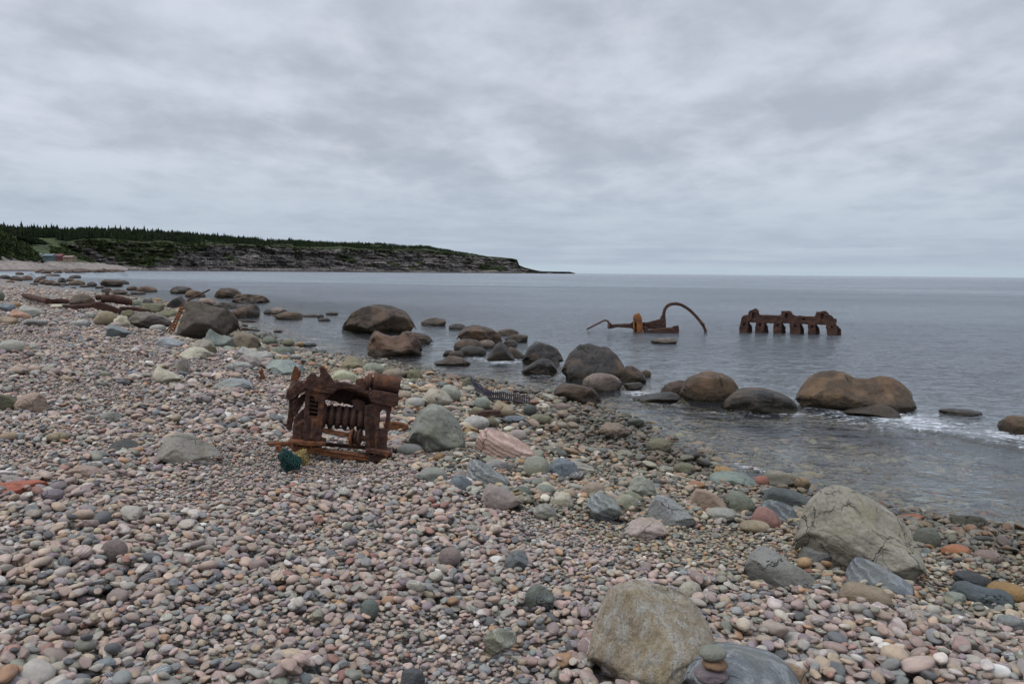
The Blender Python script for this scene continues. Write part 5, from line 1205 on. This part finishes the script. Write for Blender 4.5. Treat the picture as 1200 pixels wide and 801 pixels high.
# bolt heads and rust scabs on the castings
rb_ = random.Random(8)
BT = Part()
for cx, cy, y in ((300, 240, -.03), (330, 210, -.035), (360, 190, -.035), (400, 200, -.035), (430, 220, -.035), (250, 200, -.035), (215, 240, -.035), (700, 270, -.035), (740, 285, -.035), (780, 290, -.035), (815, 300, -.035), (395, 300, -.015), (390, 360, -.015), (385, 430, -.015), (370, 520, -.015), (310, 440, -.015), (304, 510, -.015), (330, 500, -.02), (710, 500, -.02), (745, 505, -.005), (740, 570, -.005), (770, 400, -.005), (690, 610, -.06), (760, 620, -.06), (250, 540, -.06), (330, 545, -.06), (380, 545, -.06)):
    BT.tube([P3(cx, cy, y-.012), P3(cx, cy, y+.02)], rb_.uniform(.008, .013), 7)
BT.build('bolt_heads', RUST, W_)
# --- loose rusted bars and plates
def scrap(name, u, v, label, polys, mat=RUST_O, depth=.12, vox=.01, pit=.01, cat='scrap iron', sea=False, y0=0.0, dz=0.0):
    e, s_, g = site(name, u, v, label, cat, sea, dz=dz); p = Part()
    for q in polys:
        dd = depth if not isinstance(q[0], (int, float)) else q[0]; qq = q if not isinstance(q[0], (int, float)) else q[1:]
        p.prism([((a_-u)*s_, (v-b_)*s_) for a_, b_ in qq], y0, y0+dd)
    loc, rot = e.location.copy(), e.rotation_euler.copy(); lab, ca = e['label'], e['category']; bpy.data.objects.remove(e)
    o = p.build(name, mat, None, vox, pit); o.location = loc; o.rotation_euler = rot; tag(o, lab, ca); return o
scrap('rusted_bar', 463, 506, 'rusted bars lying on the pebbles between the winch wreck and the tall grey-green boulder',
      [[(449, 496), (462, 494), (478, 498), (479, 503), (462, 502), (450, 500)], [(450, 502), (466, 504), (478, 506), (470, 509), (452, 505)], [(452, 490), (457, 489), (458, 497), (452, 497)]], depth=.10)
scrap('rusted_plate', 566, 490, 'thin rusted plate lying flat behind the pale rounded stone', [[(536, 489), (548, 487), (566, 482), (585, 481), (588, 484), (570, 488), (552, 490), (540, 491)]], RUST, depth=.16)
scrap('rusted_bar', 553, 505, 'short rusted bar poking out between the tall grey-green boulder and the pink slab', [[(543, 503), (553, 502), (561, 504), (560, 506), (544, 506)]], depth=.08)
scrap('rusted_strip', 484, 480, 'long thin rusted strip lying above the tall grey-green boulder', [[(462, 476), (480, 477), (499, 479), (499, 481), (480, 480), (462, 479)]], depth=.05, vox=.007, pit=.006)
scrap('rusted_fragment', 306, 444, 'small rusted three-pointed fragment standing alone left of the winch wreck', [[(299, 436), (305, 435), (307, 431), (309, 434), (309, 438), (312, 443), (308, 445), (301, 443), (305, 440), (304, 437)]], depth=.03, vox=.008, pit=.005)
scrap('rusted_spike', 299, 388, 'dark thin plank awash at the waterline right of the brown angular boulder', [[(280, 385.5), (288, 384.5), (305, 387), (304, 388), (288, 387), (280, 387)]], RUST_SEA, depth=.1, sea=True)
scrap('rusted_spike', 292, 377.5, 'short dark plank awash behind the longer one', [[(282, 375.6), (295, 375.8), (301, 377.2), (299, 378), (284, 377)]], RUST_SEA, depth=.1, sea=True)
scrap('small_rust_chip', 415, 566, 'tiny red rust chip on the dark gravel in front of the winch wreck', [[(411, 566), (414, 562), (418, 563), (417, 567)]], RUST_O, depth=.02, vox=.004, pit=.003)

# --- green net and yellow rope by the winch
def tangle(name, u, v, w, h, label, cat, col, strands, r, seed, dz=0.0):
    e, s_, g = site(name, u, v, label, cat); loc, rot = e.location.copy(), e.rotation_euler.copy(); bpy.data.objects.remove(e)
    rs_ = random.Random(seed); p = Part(); A, Cc = w*s_/2, h*s_/2
    for k in range(strands):
        ax_ = Vector((rs_.gauss(0, 1), rs_.gauss(0, 1), rs_.gauss(0, 1))).normalized(); b1 = ax_.orthogonal().normalized(); b2 = ax_.cross(b1)
        path = []; R0 = rs_.uniform(.72, 1.0); n0 = rs_.uniform(0, 6); L = rs_.uniform(2.5, 6.2); off = ax_*rs_.uniform(-.5, .5)
        for i in range(26):
            t = n0+L*i/25; rr_ = R0*(1+.12*math.sin(3.1*t+k)); q = (b1*math.cos(t)+b2*math.sin(t))*rr_*math.sqrt(max(.2, 1-off.length**2))+off+Vector((math.sin(5*t+k), math.cos(4*t), math.sin(6*t)))*.05
            wob = 1+.28*math.sin(2.3*q.x+seed)*math.cos(2.9*q.z+1.3*seed)+.10*math.sin(7*q.x+5*q.z); path.append((q.x*A*wob*(1.12-.22*q.z), q.y*A*.9*wob, q.z*Cc*wob+Cc*.8+dz))
        p.tube(path, r, 6)
    P_, F_ = rock_shape(seed, 2.2, 3, .85, .1, 3); p.add([(x*A*.7*(1.1-.2*z), y*A*.6, z*Cc*.7+Cc*.78+dz) for x, y, z in P_], [tuple(f) for f in F_.tolist()])
    o = p.build(name, plain(name+'_fibre', col, .85, .45, 40, .004), None); o.location = loc; o.rotation_euler = rot
    for f_ in o.data.polygons: f_.use_smooth = True
    return tag(o, label, cat)
tangle('net_bundle', 338, 549, 21, 24, 'dark green bundle of fishing net in front of the left foot of the winch wreck', 'fishing net', (.010, .052, .045), 80, .0035, 3)
tangle('rope_tangle', 354, 543, 15, 19, 'frayed yellow and rust-stained rope tangle between the green net and the winch', 'rope', (.30, .22, .085), 46, .003, 9)
tangle('rope_tangle', 357, 527, 11, 8, 'pale yellow rope tuft lying on the left foot of the winch', 'rope', (.45, .45, .20), 30, .003, 12, dz=.01)

# --- dark mesh strip at the waterline
def strip():
    e, s_, g = site('mesh_strip', 572, 466, 'dark plastic mesh strip like a ladder lying along the waterline', 'debris'); loc, rot = e.location.copy(), e.rotation_euler.copy(); bpy.data.objects.remove(e)
    px_ = [(552, 449), (556, 455), (563, 460), (568, 465), (576, 468), (590, 469), (604, 471), (620, 474)]
    inv = Matrix.Rotation(-rot.z, 3, 'Z'); L = []
    for a_, b_ in px_:
        q = ground(a_, b_)+Vector((0, 0, .03)); L.append(inv@(q-loc))
    p = Part(); M = []
    for i in range(len(L)-1):
        for k in range(6): M.append(L[i].lerp(L[i+1], k/6))
    M.append(L[-1]); rng_ = random.Random(2)
    up = Vector((0, .02, .10))
    p.tube([m for m in M], .016, 6); p.tube([m+up+Vector((0, 0, .02*math.sin(i*.9))) for i, m in enumerate(M)], .014, 6)
    for i, m in enumerate(M): p.tube([m-up*.2, m+up*1.3], .012, 5)
    o = p.build('mesh_strip', plain('dark_plastic', (.035, .030, .045), .6, .3, 9), None); o.location = loc; o.rotation_euler = rot
    tag(o, 'dark plastic mesh strip like a ladder lying along the waterline', 'debris')
strip()

# --- engine frame standing in the sea
E_, s, G = site('engine_frame_wreck', 925, 391, 'dark rusted engine frame with three raised lugs and six legs standing in the sea', 'shipwreck part', sea=True)
def c(cx, cy): return ((cx/8.571+860-925)*s, (391-350-cy/8.571)*s)
V3 = .028
FB = Part()
def pp(p, *q, y0=0, y1=.12, lean=(0, 0)): p.prism([c(*k) for k in q], y0, y1, lean); return p
pp(FB, (86, 200), (105, 178), (150, 172), (156, 132), (186, 122), (205, 105), (232, 108), (256, 132), (262, 158), (205, 142), (190, 150), (188, 200), (205, 205), (225, 180), (225, 150), (262, 158), (298, 172), (470, 172), (474, 122), (505, 125), (508, 200), (535, 205), (538, 135), (510, 125), (565, 124), (582, 155), (610, 165), (640, 172), (800, 170), (806, 120), (845, 122), (845, 195), (872, 200), (874, 138), (845, 122), (900, 118), (918, 150), (950, 165), (968, 188), (990, 190), (990, 262), (86, 262)) if False else None
# body built from blocks so that the lug openings stay open at the front
for q in (((86, 205), (108, 178), (160, 172), (190, 172), (190, 250), (86, 250)), ((186, 205), (460, 205), (460, 250), (186, 250)), ((218, 172), (470, 172), (470, 215), (218, 215)),
          ((150, 178), (156, 132), (190, 118), (190, 210), (150, 210)), ((186, 145), (190, 118), (214, 103), (236, 108), (256, 132), (262, 160), (298, 176), (298, 210), (218, 210), (220, 150)),
          ((455, 172), (470, 172), (472, 122), (512, 124), (510, 215), (455, 215)), ((508, 145), (508, 122), (566, 124), (582, 155), (612, 168), (612, 215), (536, 215), (536, 148)), ((455, 205), (640, 205), (640, 250), (455, 250)),
          ((610, 170), (800, 170), (800, 195), (610, 195)), ((610, 190), (670, 190), (670, 250), (610, 250)), ((700, 190), (800, 190), (800, 250), (700, 250)), ((660, 212), (710, 212), (710, 250), (660, 250)),
          ((790, 172), (804, 120), (846, 122), (848, 215), (790, 215)), ((844, 142), (844, 118), (878, 112), (902, 122), (918, 150), (945, 160), (968, 188), (992, 190), (992, 250), (874, 250), (874, 145)), ((790, 200), (990, 200), (990, 250), (790, 250))):
    pp(FB, *q, y0=0, y1=.16)
pp(FB, (110, 182), (190, 178), (300, 176), (640, 176), (960, 186), (960, 215), (110, 215), y0=.14, y1=.95)
for q in (((188, 150), (212, 160), (216, 200), (188, 206)), ((508, 152), (534, 150), (534, 206), (508, 210)), ((846, 150), (866, 156), (872, 205), (846, 212))): pp(FB, *q, y0=.10, y1=.2)  # backing plates added to darken most of each lug opening
FB.build('frame_body', RUST_SEA, E_, V3, .04, CLOUD2)
for (a, b, sl) in ((86, 166, -6), (240, 322, -4), (396, 478, 0), (566, 656, 2), (738, 806, 6), (905, 990, 14)):
    jg = random.Random(a); a -= jg.uniform(-6, 10); b += jg.uniform(-6, 10); L_ = Part(); m_ = (a+b)/2
    pp(L_, (a, 245), (m_-9, 245), (m_-9+sl, 300), (m_-9+sl, 380), (a+sl, 380), y0=0, y1=.16); pp(L_, (m_+9, 245), (b, 245), (b+sl, 380), (m_+9+sl, 380), (m_+9+sl, 300), y0=0, y1=.16)
    pp(L_, (a+sl, 290), (b+sl, 290), (b+sl*1.2, 390), (a+sl*1.2, 390), y0=0, y1=.16)
    pp(L_, (a+4+sl, 262), (b-4+sl, 262), (b-4+sl, 330), (a+4+sl, 330), y0=.10, y1=.2)  # backing added behind the leg's hole, standing in for its dark inside
    pp(L_, (a+2, 240), (b, 240), (b, 256), (a+2, 256), y0=0, y1=.16)
    pp(L_, (b-30, 245), (b-5, 245), (b+34+sl, 300), (b+40+sl, 380), (b-10, 380), y0=.30, y1=.95)
    L_.build('leg', RUST_SEA, E_, V3, .045, CLOUD2)

# --- hoop wreck in the sea
Hh_, s, G = site('hoop_wreck', 760, 389, 'rusted wreck with a tall curved hoop and an orange upright band rising from the sea', 'shipwreck part', sea=True)
def c(cx, cy): return ((cx/7.5+680-760)*s, (389-340-cy/7.5)*s)
path = [(738, 330), (734, 260), (726, 215), (734, 170), (756, 138), (790, 120), (830, 116), (875, 124), (920, 148), (965, 182), (1005, 222), (1040, 262), (1070, 302), (1090, 345), (1098, 400)]
n = len(path)
Part().sheet([c(*p) for p in path], [.0+.02*i for i in range(n)], [.50-.006*i for i in range(n)], .13).build('hoop', rust_mat('hoop_rust', (.035, .02, .015), (.08, .038, .022), (.15, .065, .03), .5, 3.0), Hh_, V3, .012, CLOUD2)
Part().prism([c(1062, 285), c(1078, 283), c(1084, 292), c(1066, 298)], .1, .4).build('hoop_bolt', RUST_SEA, Hh_, V3, .01, CLOUD2)
Part().prism([c(*p) for p in ((540, 285), (600, 282), (640, 268), (700, 252), (704, 228), (718, 214), (742, 190), (745, 335), (540, 345))], .0, .34).build('hull_frame', RUST_SEA, Hh_, V3, .02, CLOUD2)
Part().prism([c(*p) for p in ((562, 360), (600, 345), (720, 325), (800, 320), (815, 306), (858, 300), (860, 400), (562, 392))], -.35, -.05).prism([c(*p) for p in ((548, 318), (590, 318), (596, 360), (556, 366))], -.3, .1).build('bottom_plate', RUST_SEA, Hh_, V3, .02, CLOUD2)
Part().sheet([c(*p) for p in ((478, 390), (474, 300), (474, 232), (486, 212), (512, 209), (528, 232), (538, 300), (544, 390))], [-.42]*8, [-.1]*8, .09).prism([c(*p) for p in ((474, 392), (474, 232), (486, 214), (512, 212), (540, 300), (545, 392))], -.28, -.16).prism([c(*p) for p in ((486, 214), (514, 212), (538, 300), (545, 392), (502, 392), (496, 300))], -.46, -.38).build('upright_band', RUST_SEAO, Hh_, V3, .012, CLOUD2, label='bright orange upright band')
Part().prism([c(*p) for p in ((240, 300), (262, 286), (275, 308), (320, 304), (440, 298), (466, 276), (480, 262), (480, 352), (445, 336), (330, 330), (290, 338), (262, 345), (240, 345))], .0, .26).build('shaft', RUST_SEA, Hh_, V3, .02, CLOUD2)
Part().sheet([c(*p) for p in ((60, 352), (110, 325), (170, 292), (215, 270), (240, 274), (252, 292), (256, 345))], [-.2]*7, [.15]*7, .085).build('bent_strap', rust_mat('pink_rust', (.07, .042, .04), (.12, .07, .06), (.15, .08, .05), .4, 3.0), Hh_, V3, .012, CLOUD2)

# --- the cylinder wreck at the far left and its long pipe
Cw, s, G = site('cylinder_wreck', 136, 366, 'rusted cylinder and bent plates lying on the shore at the left', 'shipwreck part')
def c(cx, cy): return ((cx/10+100-136)*s, (366-320-cy/10)*s)
def P3(cx, cy, y): x, z = c(cx, cy); return (x, y, z)
V4 = .045
ps = Part(); ps.tube([P3(205, 300, .3), P3(330, 300, .3), P3(420, 320, .3), P3(500, 340, .3), P3(538, 350, .3)], [46/10*s, 50/10*s, 50/10*s, 40/10*s, 24/10*s], 22)
cyl = ps.build('cylinder', RUST, Cw, V4, .03, CLOUD2)
Part().tube([P3(148, 285, .3), P3(205, 285, .3)], 34/10*s, 18).tube([P3(262, 215, .3), P3(275, 260, .3), P3(290, 300, .3)], [.06, .10, .09], 10).build('pipe_stub', RUST, cyl, V4, .01, CLOUD2)
Part().prism([c(*p) for p in ((110, 345), (200, 335), (420, 430), (430, 470), (330, 470), (110, 402))], 0, .6).build('bent_plate', RUST, Cw, V4, .02, CLOUD2)
Part().prism([c(*p) for p in ((400, 400), (560, 400), (740, 440), (735, 460), (560, 450), (400, 440))], .2, .6).build('beam', RUST, Cw, V4, .02, CLOUD2)
Part().prism([c(*p) for p in ((-190, 365), (-100, 368), (120, 362), (120, 400), (-60, 418), (-190, 385))], .0, .5).build('side_plate', RUST, Cw, V4, .02, CLOUD2)
o_, s, G = site('rusted_pipe', 55, 357, 'long curved rusted pipe lying on the pebbles at the left', 'pipe'); loc, rot = o_.location.copy(), o_.rotation_euler.copy(); bpy.data.objects.remove(o_)
inv = Matrix.Rotation(-rot.z, 3, 'Z')
o_ = Part().tube([inv@(ground(a_, b_)+Vector((0, 0, .16))-loc) for a_, b_ in ((27, 349), (34, 350.5), (44, 354), (56, 356.8), (70, 357), (79, 357))], [.10, .14, .13, .16, .16, .13], 12).build('rusted_pipe', RUST, None, .04, .03, CLOUD2)
o_.location = loc; o_.rotation_euler = rot; tag(o_, 'long curved rusted pipe lying on the pebbles at the left', 'pipe')
# --- perforated bar leaning on the dark boulder
Lb, s, G = site('leaning_bar', 198, 389, 'rusted perforated bar leaning against the largest dark boulder, its thin end sticking up', 'scrap iron')
def c(cx, cy): return ((cx/10+200-198)*s, (389-330-cy/10)*s)
def P3(cx, cy, y): x, z = c(cx, cy); return (x, y, z)
V5 = .02
lb = Part()
lb.bar(P3(-18, 590, .0), P3(118, 300, .35), .05, .07); lb.bar(P3(22, 600, .0), P3(150, 290, .35), .05, .07)
for k in range(9): lb.bar(P3(-10+14*k, 560-31*k, .02+.035*k), P3(38+13*k, 565-30*k, .02+.035*k), .045, .07)
lb.build('perforated_bar', RUST_O, Lb, V5, .012)
Part().tube([P3(110, 310, .35), P3(230, 205, .5), P3(330, 160, .6), P3(452, 98, .7)], [.05, .04, .035, .03], 10).build('thin_rod', RUST, Lb, V5, .01)
Part().tube([P3(-150, 470, .2), P3(-60, 500, .2), P3(40, 515, .2)], .028, 8).build('cross_rod', RUST, Lb, V5, .01)
Part().tube([P3(-190, 690, -.1), P3(-110, 630, 0), P3(-10, 540, .1), P3(60, 430, .15)], .025, 8).build('bent_wire', RUST, Lb, V5, .008)
